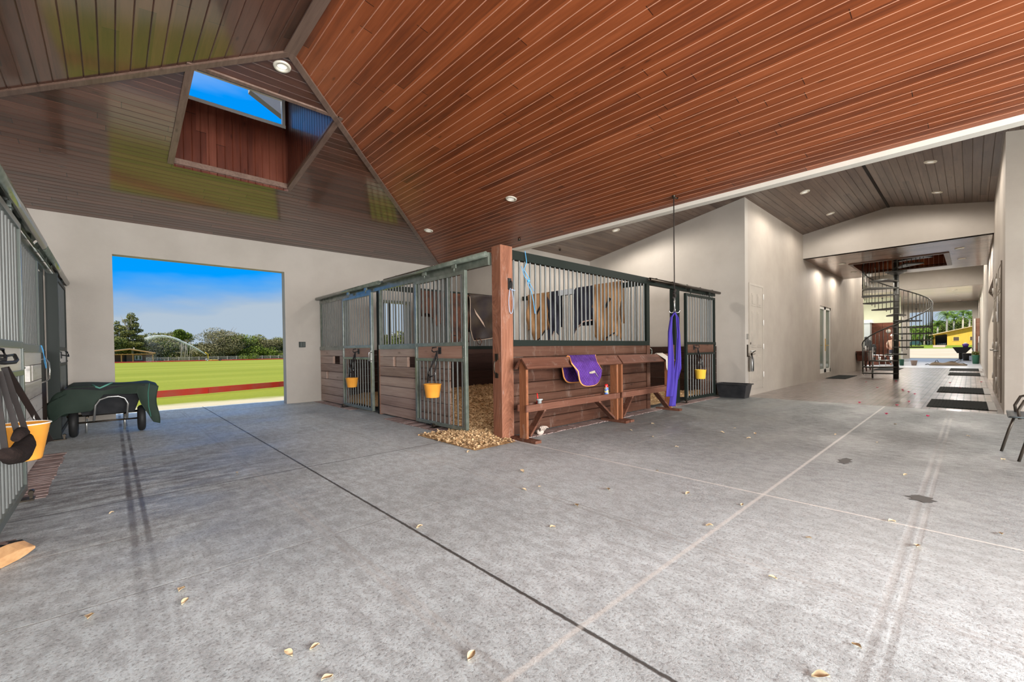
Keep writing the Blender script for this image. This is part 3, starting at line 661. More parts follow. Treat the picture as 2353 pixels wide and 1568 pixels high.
# fire extinguisher on its bracket
ex = thing('fire_extinguisher', (11.17, YC-.09, .6), 'silver fire extinguisher hanging left of the panel door', 'extinguisher')
MB().lathe([(.001, .60), (.04, .60), (.048, .62), (.048, .88), (.035, .94), (.016, .98), (.001, .98)], (11.17, YC-.09, 0), 16).build('cylinder', M_GALV, ex)
MB().box(11.155, YC-.105, .98, 11.185, YC-.07, 1.04).beam((11.17, YC-.09, 1.03), (11.30, YC-.13, 1.09), .02, .01).beam((11.17, YC-.09, 1.0), (11.28, YC-.13, 1.02), .02, .008).build('valve_handle', M_BRONZE, ex)
MB().tube([(11.16, YC-.10, 1.0), (11.09, YC-.13, .95), (11.09, YC-.14, .8), (11.11, YC-.14, .62)], .009).build('hose', M_BLACK, ex)
tag(MB().box(11.11, YC-.02, .95, 11.15, YC-.001, 1.24).box(11.11, YC-.06, .95, 11.15, YC-.001, .97).build('extinguisher_bracket', M_BRONZE), 'black wall bracket behind the fire extinguisher', 'bracket')
# outlet box on the far wall
ob = tag(MB().box(3.205, YW-.04, 1.30, 3.345, YW-.001, 1.43).build('outlet_box', mat('dark grey box', (.04, .05, .045), .6), None, bevel=.006), 'dark double switch box on the wall right of the big doorway', 'switch box')
MB().box(3.225, YW-.05, 1.315, 3.268, YW-.038, 1.415).box(3.283, YW-.05, 1.315, 3.325, YW-.038, 1.415).build('cover', mat('grey cover', (.08, .09, .085), .6), ob)

# ---- brick borders
def bricks(x0, y0, x1, y1, along, name='trim'):
    q = MB(); random.seed(3); L_ = (y1-y0) if along == 'y' else (x1-x0); n = int(L_/.072)
    for i in range(n):
        a = i*.072; h = .003+random.random()*.008
        if along == 'y': q.box(x0+random.uniform(0, .01), y0+a+.006, -.01, x1-random.uniform(0, .02), y0+a+.066, h)
        else: q.box(x0+a+.006, y0+random.uniform(0, .02), -.01, x0+a+.066, y1, h)
    return struct(q.build(name, mat('clay bricks', (.33, .25, .23), .6, color2=(.22, .15, .13), nscale=9)), 'row of clay bricks set in the floor')
bricks(3.45, 4.15, 3.72, 7.1, 'y'); bricks(3.5, 8.6, 3.72, YW, 'y'); bricks(3.72, 4.05, 10.6, 4.28, 'x'); bricks(-.66, 5.3, -.42, 7.55, 'y'); bricks(-.66, 3.0, -.46, 4.25, 'y')

# ================================================================== LIGHTS in the ceilings
def downlight(loc, nrm, label, power, group='recessed ceiling lamps', r=.085):
    t_ = thing('ceiling_light', loc, label, 'ceiling light', group)
    z = Vector(nrm).normalized(); rot = z.to_track_quat('-Z', 'Y').to_euler()
    t_.rotation_euler = rot
    def loc_build(q, nm, m):
        me_o = q.build(nm, m); me_o.parent = t_; return me_o
    loc_build(MB().lathe([(r*.72, .004), (r*.78, -.016), (r*1.15, -.014), (r*1.22, .002)], n=28), 'trim_ring', M_LAMPR)
    loc_build(MB().lathe([(.001, -.006), (r*.5, -.006), (r*.75, .002)], n=24), 'diffuser', M_LAMP)
    l = bpy.data.lights.new('bulb', 'SPOT'); l.energy = power; l.spot_size = math.radians(174); l.spot_blend = .35; l.shadow_soft_size = .08; l.color = (1, .93, .85)
    lo = bpy.data.objects.new('bulb', l); COL.objects.link(lo); lo.parent = t_; lo.location = (0, 0, -.03)
    return t_
nr = (-SL, 0, -1); nh = (0, -SL, -1); ng = (0, -GS, -1); ng2 = (0, GS, -1)
downlight((5.31, 5.66, zr(5.31)), nr, 'round recessed lamp in the red-brown slope, the one nearer the beam', 90)
downlight((5.30, 8.40, zr(5.30)), nr, 'small round recessed lamp low in the slope near the hip board', 60)
downlight((1.46, 5.30, RZ-SL*(5.30-A)), nh, 'large round lamp just below the apex beside the dormer', 55, r=.075)
downlight((12.24, 2.73, zg(2.73)), ng, 'recessed lamp left of the aisle ridge, nearer the beam', 170)
downlight((14.81, 2.70, zg(2.70)), ng, 'recessed lamp left of the aisle ridge, nearer the header', 125)
downlight((9.61, 6.29, zg(6.29)), ng, 'recessed lamp above the last stall', 260)
downlight((12.25, .57, zg(.57)), ng2, 'recessed lamp right of the aisle ridge, nearer the beam', 190)
downlight((14.82, .57, zg(.57)), ng2, 'recessed lamp right of the aisle ridge, nearer the header', 125)
downlight((18.15, 2.99, 3.965), (0, 0, -1), 'lamp in the flat soffit left of the stairwell, the nearer', 170)
downlight((20.55, 3.02, 3.965), (0, 0, -1), 'lamp in the flat soffit left of the stairwell, the farther', 170)
downlight((17.94, .23, 3.965), (0, 0, -1), 'lamp in the flat soffit right of the stairwell, the nearer', 170)
downlight((20.18, .21, 3.965), (0, 0, -1), 'lamp in the flat soffit right of the stairwell, the farther', 170)
for xx in (24.5, 27.5):  # unseen lamps added to brighten the second bay
    for yy, n_ in ((.3, ng2), (2.9, ng)): downlight((xx, yy, GZ+.15-GS*abs(yy-GY)), n_, 'unseen lamp added to brighten the second bay behind the staircase', 220, 'added lamps of the second bay')
for xx in (33., 38., 46.3):  # lamps added to brighten the aisle end, none are seen in this soffit
    for yy in (.6, 2.9, 5.0): downlight((xx, yy, 4.0+(xx-30)*sl-.005), (0, 0, -1), 'added lamp in the far soffit to brighten the aisle end', 300, 'added lamps of the far soffit')
for p, lb in (((6.80, 7.0, zr(6.80)), 'small brass eye screwed in the slope above the stall beam'), ((9.2, 7.84, zg(7.84)), 'small brass eye in the aisle ceiling above the stalls')):
    tag(MB().lathe([(.001, -.05), (.025, -.045), (.03, -.01), (.03, .0)], p, 10).build('ceiling_hook', M_BRONZE, off=p), lb, 'hook')

# ================================================================== STALLS
class Fr:
    """a stall front: s runs along it, d is the distance out towards the hall"""
    def __init__(s, kind, base): s.k, s.b = kind, base
    def p(s, a, z, d):
        if s.k == 'A': return (s.b-d, a, z)
        if s.k == 'B': return (a, s.b-d, z)
        return (s.b+d, a, z)
    def box(s, q, s0, s1, z0, z1, d0, d1):
        a, b = s.p(s0, z0, d0), s.p(s1, z1, d1); return q.box(*a, *b)
    def rot(s): return {'A': -PI/2, 'B': 0, 'L': PI/2}[s.k]
FA, FB, FL = Fr('A', 3.72), Fr('B', 4.29), Fr('L', -.66)
bar_mesh = {}
def bars(F, ss, z0, z1, d, r, m, parent, name='bar'):
    key = (round(z0, 3), round(z1, 3), r, m.name)
    root = Vector(parent.location)
    for a in ss:
        if key not in bar_mesh:
            o_ = MB().tube([(0, 0, z0), (0, 0, z1)], r, 8, cap=False).build(name, m); bar_mesh[key] = o_.data; COL.objects.unlink(o_); bpy.data.objects.remove(o_)
        o_ = bpy.data.objects.new(name, bar_mesh[key]); COL.objects.link(o_); o_.parent = parent
        w = Vector(F.p(a, 0, d)); o_.location = (w.x-root.x, w.y-root.y, -root.z)
def lin(a, b, n): return [a+(b-a)*(i+.5)/n for i in range(n)]
def boards(F, s0, s1, z0, z1, d0, d1, m, parent, h=.178, holes=()):
    q = MB(); z = z0
    while z < z1-.02:
        zz = min(z+h, z1); segs = [(s0, s1)]
        for (h0, h1, hz) in holes:
            if z <= hz < zz: segs = [x for a, b in segs for x in ((a, min(b, h0)), (max(a, h1), b)) if x[1]-x[0] > .004]
        for a, b in segs: F.box(q, a, b, z+.004, zz-.004, d0, d1)
        z = zz
    q2 = F.box(MB(), s0+.01, s1-.01, z0, z1, d1-.012 if d1 < d0 else d0, (d0+d1)/2) if not holes else None
    o_ = q.build('boards', m, parent, bevel=.004)
    return o_
def ledge_panel(F, s0, s1, label, bm, mm, n, ztop=2.33, holes=(), barm=None, hcut=True):
    t_ = thing('stall_partition', F.p((s0+s1)/2, 0, 0), label, 'stall panel', 'fixed stall front panels')
    boards(F, s0, s1, 0.02, 1.235, -.02, .03, bm, t_, holes=holes)
    F.box(MB(), s0, s1, 1.225, 1.31, -.035, .045).build('ledge_rail', mm, t_, bevel=.004)
    for a in (s0, s1-.05): F.box(MB(), a, a+.05, 1.3, ztop, -.025, .025).build('stile', mm, t_)
    bars(F, lin(s0+.05, s1-.05, n), 1.30, ztop+.02, 0, .0125, barm or M_METALB, t_)
    return t_
def slide_door(F, s0, s1, label, mm, km, n=11, d=.10, ztop=2.31, bar2=None):
    t_ = thing('sliding_stall_door', F.p((s0+s1)/2, 0.02, d), label, 'stall door', 'sliding stall doors')
    w = .055
    q = MB(); F.box(q, s0, s0+w, .05, ztop, d-.025, d+.025); F.box(q, s1-w, s1, .05, ztop, d-.025, d+.025)
    F.box(q, s0+w, s1-w, ztop-w, ztop, d-.025, d+.025); F.box(q, s0+w, s1-w, .05, .05+w, d-.025, d+.025)
    F.box(q, s0+w, s1-w, 1.255, 1.31, d-.025, d+.025); F.box(q, s0+w, s1-w, 1.03, 1.075, d-.025, d+.025)
    q.build('frame', mm, t_, bevel=.004)
    F.box(MB(), s0+w, s1-w, 1.075, 1.255, d-.015, d+.012).build('kick_board', km, t_)
    q = MB()
    for a in (s0+.045, s1-.045):
        for z in (1.09, 1.235): q.tube([F.p(a, z, d+.02), F.p(a, z, d+.034)], .008, 8)
    for a in (s0+w, s1-w-.03): F.box(q, a, a+.03, 1.07, 1.26, d+.012, d+.018)
    q.build('bolted_strap', mm, t_)
    B_ = lin(s0+w, s1-w, n)
    bars(F, B_, 1.30, ztop-.04, d, .0125, bar2 or M_METALB, t_); bars(F, B_, .09, 1.04, d, .0125, bar2 or M_METALB, t_)
    for a in (s0+.28, s1-.28):
        q = MB().tube([F.p(a, ztop, d), F.p(a, ztop+.10, d)], .010, 8); F.box(q, a-.05, a+.05, ztop+.06, ztop+.11, d-.012, d+.012); q.build('roller_hanger', mm, t_)
    return t_
def halter_hook(F, a, door, d=.10, z=1.19):
    q = MB(); F.box(q, a-.035, a+.035, z-.05, z+.05, d+.012, d+.022)
    q.tube([F.p(a, z, d+.02), F.p(a, z-.01, d+.07), F.p(a+.05, z-.02, d+.09), F.p(a+.11, z+.0, d+.085), F.p(a+.11, z+.045, d+.075), F.p(a+.03, z+.05, d+.06)], .009, 8)
    q.build('halter_hook', M_BLACK, door)
def guide(F, a, label):
    q = MB(); w = F.p(a, 0, .10); F.box(q, a-.06, a+.06, 0.0, .012, .04, .17); F.box(q, a-.012, a+.012, .01, .07, .14, .16); q.tube([F.p(a-.04, .06, .15), F.p(a+.04, .06, .15)], .018, 10)
    tag(q.build('floor_guide', M_BRONZE, off=(w[0], w[1], 0)), label, 'door guide', 'door floor guides')
def track(F, s0, s1, label, mm, z=2.455, d=.10, r=.038):
    t_ = thing('door_track', F.p(s0, z, d), label, 'door track', 'round sliding door tracks')
    q = MB(); P = []
    # slotted round track: a C section open underneath
    n = 18; prof = [(-PI/2+.35+(2*PI-.7)*i/n) for i in range(n+1)]
    ring = []
    for rr in (r, r-.007): ring.append([(rr*math.cos(a), rr*math.sin(a)) for a in prof])
    out = ring[0]+ring[1][::-1]
    A_ = [F.p(s0, z+c_[1], d+c_[0]) for c_ in out]; B_ = [F.p(s1, z+c_[1], d+c_[0]) for c_ in out]
    i0 = len(q.v); q.v += A_+B_; N = len(out)
    for i in range(N): j = (i+1) % N; q.f.append((i0+i, i0+j, i0+N+j, i0+N+i)); q.sm.append(True)
    for k in range(n): q.f.append((i0+k, i0+k+1, i0+N-2-k, i0+N-1-k)); q.sm.append(False); q.f.append((i0+N+k, i0+N+N-1-k, i0+N+N-2-k, i0+N+k+1)); q.sm.append(False)
    recalc(q.build('pipe', mm, t_))
    k = MB(); nb = max(2, int(abs(s1-s0)/.6))
    for i in range(nb):
        k = MB(); a = s0+(s1-s0)*(i+.5)/nb; F.box(k, a-.02, a+.02, z-.02, z+.055, 0, d-.03); k.build('bracket', mm, t_)
    return t_

# -- row A (right of the big doorway)
H_ = thing('stall_header', FA.p(7.5, 2.33, 0), 'grey-green steel header over the stall row beside the big doorway', 'header rail')
FA.box(MB(), 4.40, YW, 2.33, 2.50, -.03, .03).build('plate', M_METALG, H_, bevel=.004)
ledge_panel(FA, 9.15, YW-.01, 'stall panel in the corner against the far wall with two cut-outs', M_BOARDA, M_METALG, 15, holes=((9.55, 9.95, .97), (10.25, 10.37, .62)))
ledge_panel(FA, 5.36, 7.62, 'wide pale-boarded stall panel between the two sliding doors', M_BOARDA, M_METALG, 21, holes=((6.25, 6.58, .97), (6.98, 7.08, .97)))
slide_door(FA, 7.74, 9.14, 'closed barred sliding door nearest the big doorway', M_METALG, M_KICK)
slide_door(FA, 4.80, 6.16, 'open barred sliding door left of the cedar corner post', M_METALG, M_KICK)
d_ = [o_ for o_ in bpy.data.objects if o_.name.startswith('sliding_stall_door')]
halter_hook(FA, 8.35, d_[0]); halter_hook(FA, 5.45, d_[1])
p_ = thing('stall_post', FA.p(7.68, 0, 0), 'dark steel and timber post right of the closed stall door', 'post')
FA.box(MB(), 7.64, 7.73, 0, 2.33, -.06, .02).build('steel_post', M_METAL, p_); FA.box(MB(), 7.60, 7.64, 0, 1.22, -.04, .035).build('timber_edge', M_KICK, p_)
q = MB(); FA.box(q, 7.735, 7.75, .98, 1.2, .125, .15); q.tube([FA.p(7.72, 1.17, .13), FA.p(7.72, 1.17, .19), FA.p(7.72, 1.01, .19), FA.p(7.72, 1.01, .13)], .009, 6); q.build('latch', M_GALV, p_)
track(FA, 7.45, YW-.02, 'round track over the closed stall door by the far wall', M_METALG); track(FA, 4.36, 7.22, 'round track ending at the cedar corner post', M_METALG)
guide(FA, 9.12, 'small iron door guide on the floor by the far stall door'); guide(FA, 5.62, 'small iron door guide under the open stall door')
# corner post
cpz = 2.57
cp_ = thing('corner_post', (3.83, 4.26, 0), 'thick red cedar post at the corner of the stalls', 'post')
MB().box(3.72, 4.185, 0, 3.935, 4.365, cpz).build('timber', M_POST, cp_, bevel=.008)
q = MB(); q.box(3.705, 4.25, 1.06, 3.722, 4.30, 1.14).box(3.705, 4.25, .82, 3.722, 4.30, .88); q.tube([(3.712, 4.275, 1.05), (3.675, 4.275, 1.04), (3.668, 4.275, .99), (3.668, 4.275, .93), (3.675, 4.275, .89), (3.712, 4.275, .88)], .010, 8)
q.build('latch_handle', M_BRONZE, cp_)
q = MB().box(3.845, 4.170, 1.99, 3.90, 4.187, 2.14); q.tube([(3.872, 4.15+.02*math.cos(a)-.0, 2.05+.05*math.sin(a)) for a in [i*PI/6 for i in range(12)]], .009, 6, closed=True)
q.build('tie_ring', M_BLACK, cp_)
rp = MB(); P = [(3.872+.045*math.sin(t_)*(.6+.4*math.sin(t_*.5)), 4.155, 2.0-.16+.17*math.cos(t_)) for t_ in [i*2*PI/20 for i in range(20)]]
rp.tube(P, .005, 6, closed=True).tube([(3.87, 4.155, 2.0), (3.90, 4.15, 1.985), (3.95, 4.15, 1.98)], .006, 6)
tag(rp.build('tie_string', mat('pale blue string', (.35, .45, .6), .8), off=(3.87, 4.155, 1.7)), 'pale string loop hanging from the tie ring on the cedar post', 'string')
tag(MB().tube([(4.22, 4.23, 2.56), (4.24, 4.22, 2.40), (4.19, 4.23, 2.3), (4.28, 4.21, 2.18), (4.25, 4.22, 2.12), (4.33, 4.22, 2.0), (4.37, 4.22, 1.86), (4.40, 4.225, 1.7)], .006, 6).tube([(4.14, 4.225, 2.34), (4.2, 4.22, 2.2), (4.27, 4.215, 2.14), (4.38, 4.22, 2.02)], .005, 6).ball((4.265, 4.215, 2.15), .022).build('baling_twine', M_BLUE, off=(4.3, 4.2, 2.1)), 'bright blue twine knotted to the stall bars beside the cedar post', 'twine')

# -- row B (long front facing the camera)
H_ = thing('stall_header', FB.p(7.0, 2.43, 0), 'dark steel header beam over the front facing the camera', 'header rail')
FB.box(MB(), 3.94, 10.79, 2.425, 2.55, -.05, .03).build('beam', M_METAL, H_, bevel=.004)
t_ = thing('stall_partition', FB.p(5.8, 0, 0), 'long brown-boarded stall panel behind the saddle racks', 'stall panel', 'fixed stall front panels')
boards(FB, 3.94, 7.62, .02, 1.245, -.02, .03, M_BOARDB, t_)
FB.box(MB(), 3.94, 7.62, 1.24, 1.325, -.04, .045).build('ledge_rail', M_METAL, t_, bevel=.004)
FB.box(MB(), 7.53, 7.64, 1.30, 2.43, -.045, .035).build('stile', M_METAL, t_); FB.box(MB(), 3.94, 3.99, 1.3, 2.43, -.03, .03).build('stile', M_METAL, t_)
FB.box(MB(), 7.50, 7.62, .02, 1.24, .03, .05).build('edge_board', M_BOARDB, t_)
bars(FB, [3.99+.107*(i+.6) for i in range(33)], 1.32, 2.43, 0, .014, M_METALB, t_)
t2 = thing('stall_partition', FB.p(10.4, 0, 0), 'short boarded stall panel beside the black trough', 'stall panel', 'fixed stall front panels')
boards(FB, 10.0, 10.78, .02, 1.245, -.02, .03, M_BOARDB, t2)
bars(FB, lin(10.0, 10.74, 7), 1.25, 2.43, 0, .0125, M_METALB, t2); FB.box(MB(), 10.0, 10.79, 1.235, 1.31, -.03, .04).build('ledge_rail', M_METAL, t2)
slide_door(FB, 8.98, 10.52, 'closed barred sliding door near the black trough', M_METAL, M_BOARDB, n=11, d=.11, ztop=2.36)
halter_hook(FB, 9.38, [o_ for o_ in bpy.data.objects if o_.name.startswith('sliding_stall_door')][2], d=.11)
p_ = thing('stall_post', FB.p(8.75, 0, 0), 'black post left of the closed stall door near the trough', 'post')
FB.box(MB(), 8.68, 8.90, 0, 2.43, -.08, .03).build('steel_post', M_METAL, p_); FB.box(MB(), 8.60, 8.68, 0, 1.25, -.05, .02).build('timber_edge', M_BOARDB, p_)
track(FB, 7.50, 10.82, 'dark round track over the sliding door near the trough', M_BRONZE, z=2.50, d=.12, r=.032)
guide(FB, 8.95, 'small iron door guide in front of the stall door near the trough')
q = MB(); FB.box(q, 7.61, 7.65, 1.0, 1.22, .0, .03); q.tube([FB.p(7.66, 1.19, .02), FB.p(7.72, 1.16, .03), FB.p(7.72, 1.08, .03), FB.p(7.66, 1.05, .02)], .01, 6)
q.build('latch', M_METALG, t_)

# -- left row
slide_door(FL, 3.9, 5.50, 'barred sliding door of the left row, cut by the frame edge', M_METALL, M_BOARDL, d=.09, ztop=2.31)
lp = ledge_panel(FL, 5.55, 7.72, 'whitish board panel of the left stall row', M_BOARDL, M_METALL, 17, holes=((6.35, 6.72, .97), (6.86, 6.94, .97)))
q = MB(); P = [FL.p(7.70, 1.14, .03), FL.p(7.78, 1.15, .06), FL.p(7.83, 1.10, .085), FL.p(7.86, 1.0, .09), FL.p(7.83, .90, .085), FL.p(7.78, .87, .06), FL.p(7.70, .86, .03)]
q.tube(P, .009, 8); q.build('latch_handle', M_GALV, lp)
H_ = thing('stall_header', FL.p(7, 2.33, 0), 'pale steel header over the left stall row', 'header rail')
FL.box(MB(), 3.0, YW-.01, 2.33, 2.43, -.03, .02).build('plate', M_METALG, H_)
track(FL, 3.0, 7.15, 'thick round track over the nearest left stall door', M_METALG, z=2.44, d=.09, r=.06); track(FL, 7.25, YW-.02, 'thick round track continuing to the far wall on the left', M_METALG, z=2.44, d=.09, r=.055)
p_ = thing('stall_post', FL.p(8.4, 0, 0), 'black steel post of the left row with brown boards behind', 'post')
q = MB(); FL.box(q, 8.60, 8.68, 0, 2.33, -.17, -.01); q.build('steel_post', M_METAL, p_)
q = MB(); FL.box(q, 8.05, 8.60, 0, 1.25, -.06, .00); q.build('timber_edge', M_DARKB, p_)
slide_door(FL, 8.85, 10.3, 'barred sliding door at the far end of the left row', M_METAL, M_BOARDL, d=.09, n=10, ztop=2.31)
d_ = [o_ for o_ in bpy.data.objects if o_.name.startswith('sliding_stall_door')]
halter_hook(FL, 9.3, d_[4], d=.09); halter_hook(FL, 4.0, d_[3], d=.09)
FL.box(MB(), 8.76, 8.84, 0, 2.33, .0, .12).build('door_post', M_METAL, p_)
FL.box(MB(), 5.50, 5.55, 0, 2.33, -.12, .0).build('inner_stile', M_METAL, lp)
guide(FL, 8.72, 'small iron door guide left of the wheelbarrow'); guide(FL, 5.32, 'small iron door guide beside the left brick strip')
q = MB().tube([FL.p(7.55, 1.31, .05), FL.p(7.6, 1.25, .06), FL.p(7.66, 1.12, .06), FL.p(7.69, 1.03, .07), FL.p(7.63, 1.04, .08), FL.p(7.62, 1.15, .07), FL.p(7.5, 1.31, .05)], .0035, 6)
tag(q.build('baling_twine', M_BLUE, off=FL.p(7.6, 1.2, .06)), 'blue twine looped at the end of the left board panel', 'twine')

# -- dividers and linings
def divider(ax, c, a, b, label, panelm, z=2.47):
    """rail divider: ax 'x' runs along x at y=c, 'y' runs along y at x=c"""
    P = (lambda s, z_, d: (s, c+d, z_)) if ax == 'x' else (lambda s, z_, d: (c+d, s, z_))
    loc = P((a+b)/2, 0, 0); t_ = thing('stall_divider', loc, label, 'stall divider', 'dividers between stalls')
    q = MB(); zz = .02
    while zz < 1.19: q.box(*P(a, zz+.003, -.025), *P(b, min(zz+.178, 1.21)-.003, .025)); zz += .178
    q.build('boards', panelm, t_)
    q = MB().box(*P(a, 1.21, -.03), *P(b, 1.28, .03)); q.build('ledge_rail', M_METAL, t_)
    q = MB().box(*P(a, z-.055, -.03), *P(b, z+.045, .03)); q.build('top_rail', M_METAL, t_)
    key = 'div'; root = Vector(t_.location); n = int((b-a)/.11)
    for i in range(n):
        s = a+(b-a)*(i+.5)/n
        if key not in bar_mesh:
            o_ = MB().tube([(0, 0, 1.27), (0, 0, 2.42)], .011, 6, cap=False).build('bar', M_METALB); bar_mesh[key] = o_.data; bpy.data.objects.remove(o_)
        o_ = bpy.data.objects.new('bar', bar_mesh[key]); COL.objects.link(o_); o_.parent = t_; w = Vector(P(s, 0, 0)); o_.location = (w.x-root.x, w.y-root.y, 0)
divider('x', 7.7, 3.76, XB, 'divider between the two stalls beside the big doorway', M_DARKB, z=2.42)
divider('y', 7.6, 4.36, 7.7, 'divider inside the corner stall carrying the hanging rugs', M_DARKB)
q = MB()
def lining(q, x0, y0, x1, y1):
    z = .02
    while z < 1.19: q.box(x0, y0, z+.003, x1, y1, min(z+.178, 1.22)-.003); z += .178
lining(q, 7.9, 8.12, XG, 8.157); lining(q, XG-.04, 4.32, XG-.003, 8.1); lining(q, XB-.04, 7.75, XB-.003, YW); lining(q, 3.76, YW-.04, XB-.04, YW-.003)
struct(q.build('trim', M_DARKB), 'dark boards lining the stall walls')
# a thick wall-top block seen over the far divider is the pier; stall floors of shavings
def shav(name, x0, y0, x1, y1, fn, label, cat='wood shavings', nx=46, ny=46, flakes=0):
    q = MB(); q.sheet(lambda u, v: (x0+(x1-x0)*u, y0+(y1-y0)*v, max(.004, fn(x0+(x1-x0)*u, y0+(y1-y0)*v)+.03*noise.noise(Vector((u*19, v*19, 3)))+.012*noise.noise(Vector((u*55, v*55, 1))))), nx, ny)
    o_ = tag(q.build(name, M_SHAV), label, cat, kind='stuff')
    if flakes:
        f = MB(); random.seed(11)
        for i in range(flakes):
            x, y = random.uniform(x0, x1), random.uniform(y0, y1); z = fn(x, y)
            if z < -.02: 
                if random.random() < .85: continue
                z = .004
            c = Vector((x, y, max(z, .004)+random.uniform(.0, .03))); a = Matrix.Rotation(random.random()*6.3, 3, 'Z') @ Matrix.Rotation(random.uniform(-.7, .7), 3, 'X'); w, h = random.uniform(.006, .016), random.uniform(.012, .03)
            f.poly([c+a@Vector((-w, -h, 0)), c+a@Vector((w, -h*.8, .004)), c+a@Vector((w*1.1, h, 0)), c+a@Vector((-w, h*.8, .006))])
        f.build('flakes', M_FLAKE, o_)
    return o_
def h1(x, y):
    e_ = min(1, max(0, (x-3.85)/.5)); return .04+e_*(.05+.30*max(0, (y-5.2)/2.4)**1.3+.08*noise.noise(Vector((x, y, 0))))
shav('shavings_bed', 3.74, 4.36, 7.55, 7.65, h1, 'deep bed of pine shavings filling the corner stall', flakes=9000)
shav('shavings_bed', 3.76, 7.75, XB-.05, YW-.05, lambda x, y: .10+.08*noise.noise(Vector((x, y, 5))), 'shavings on the floor of the stall nearest the big doorway', nx=24, ny=24)
shav('shavings_bed', 7.66, 4.36, XG-.05, 7.72, lambda x, y: .08+.06*noise.noise(Vector((x, y, 9)))+.1*max(0, (y-6)/2), 'shavings on the floor of the stall behind the hanging ribbons', nx=24, ny=24, flakes=1500)
def h2(x, y):
    d = math.hypot((x-3.72)/.52, (y-4.66)/.42); return .05*(1-d*d)+.02*noise.noise(Vector((x*6, y*6, 0)))
shav('shavings_spill', 3.12, 4.0, 3.8, 5.3, h2, 'shavings spilled out of the open stall beside the cedar post', flakes=5200, nx=40, ny=50)

# -- rugs hanging over the divider rails
def rug(name, P, s0, s1, ztop, zf, zb, m, label, bulge=.05, seed=0, folds=3, trim=None):
    """cloth over a rail: P(s,z,d); hangs to zf(s) on the near side and zb on the far side"""
    t_ = thing(name, P((s0+s1)/2, ztop, 0), label, 'horse rug', 'rugs hung on stall rails')
    def fn(u, v):
        s = s0+(s1-s0)*u; zfv = zf(u)
        if v < .42: k = 1-v/.42; z = ztop-.035-(ztop-.035-zb)*k; d = .05+.03*k*(1+.6*math.sin(u*folds*5+seed))
        elif v < .58: a = PI*(v-.42)/.16; d = .05*math.cos(a); z = ztop-.035+.045*math.sin(a)
        else: k = (v-.58)/.42; z = ztop-.035-(ztop-.035-zfv)*k; d = -.05-bulge*k*(.5+.5*math.sin(u*folds*4+seed+k*1.5))-.02*math.sin(k*9+u*7+seed)
        ss = s + .02*math.sin(z*9+seed)*(1 if v > .5 else .3)
        return P(ss, z, d)
    recalc(MB().sheet(fn, 34, 44, .006).build('cloth', m, t_))
    if trim:
        pts = [Vector(fn(0, .6+.4*i/14)) for i in range(15)]+[Vector(fn(i/24, 1)) for i in range(1, 25)]
        MB().tube(pts, .009, 6).build('binding', trim, t_)
    return t_, fn
PX = lambda s, z, d: (s, 7.7+d, z); PY = lambda s, z, d: (7.6+d, s, z)
M_BIND = mat('beige binding', (.42, .32, .25), .7)
t_, fn = rug('horse_rug', PX, 5.86, 6.95, 2.46, lambda u: 1.40+.16*max(0, u-.15)+(.25*(1-u/.1)**2 if u < .1 else 0), 1.6, M_BLKRUG, 'black nylon horse rug seen through the open stall doorway', seed=1, trim=M_BIND)
MB().tube([fn(.82, .97), PX(6.62, 1.45, -.12), PX(6.56, 1.30, -.12), PX(6.62, 1.16, -.12), PX(6.70, 1.25, -.12), PX(6.72, 1.45, -.12)], .012, 6).build('hanging_strap', M_STRAP, t_)
MB().tube([PX(6.0, 1.45, -.1), PX(6.05, 1.33, -.1), PX(6.12, 1.30, -.1), PX(6.16, 1.38, -.1), PX(6.1, 1.46, -.1)], .010, 6).build('buckle_strap', M_BROWN, t_)
q = MB(); 
for (uu, vv) in ((.14, .70), (.3, .78)): pass
MB().sheet(lambda u, v: Vector(fn(.10+.26*u+.05*v, .70+.14*u+.05*v))+Vector((0, -.012, 0)), 8, 4, .004).build('reflective_patch', mat('beige patch', (.45, .33, .26), .6), t_)
t_, fn = rug('horse_rug', PX, 4.62, 5.84, 2.43, lambda u: 1.90-.15*math.sin(u*3)-(.42 if u > .42 else 0)*min(1, (u-.42)*8)+.1*math.sin(u*17), 1.9, M_BROWN, 'chestnut brown rug hanging behind the bars of the open sliding door', seed=4, bulge=.07)
MB().tube([fn(.45, .63), fn(.5, .75), fn(.62, .9), PX(5.45, 1.5, -.14)], .014, 6).build('strap', M_STRAP, t_)
MB().tube([fn(.75, .66), fn(.7, .8), fn(.8, .95), PX(5.66, 1.42, -.14), PX(5.72, 1.55, -.14)], .012, 6).build('strap', M_STRAP, t_)
rugs = ((6.78, 7.50, 2.53, lambda u: 1.62-.22*math.sin(u*3.1)+.12*math.sin(u*9), M_TAN, 'tan canvas rug at the left end of the divider, behind the long bars', 2),
        (6.46, 6.82, 2.53, lambda u: 1.50+.15*math.sin(u*5), M_NAVY, 'narrow navy rug left of the pale board on the divider', 5),
        (5.50, 6.02, 2.54, lambda u: 1.78-.35*(u > .75)*(u-.75)*4, M_NAVY, 'navy rug right of the pale board on the divider', 7),
        (4.84, 5.52, 2.55, lambda u: 1.36+.10*math.sin(u*8), M_TAN, 'tan canvas rug at the right end of the divider, behind the long bars', 9))
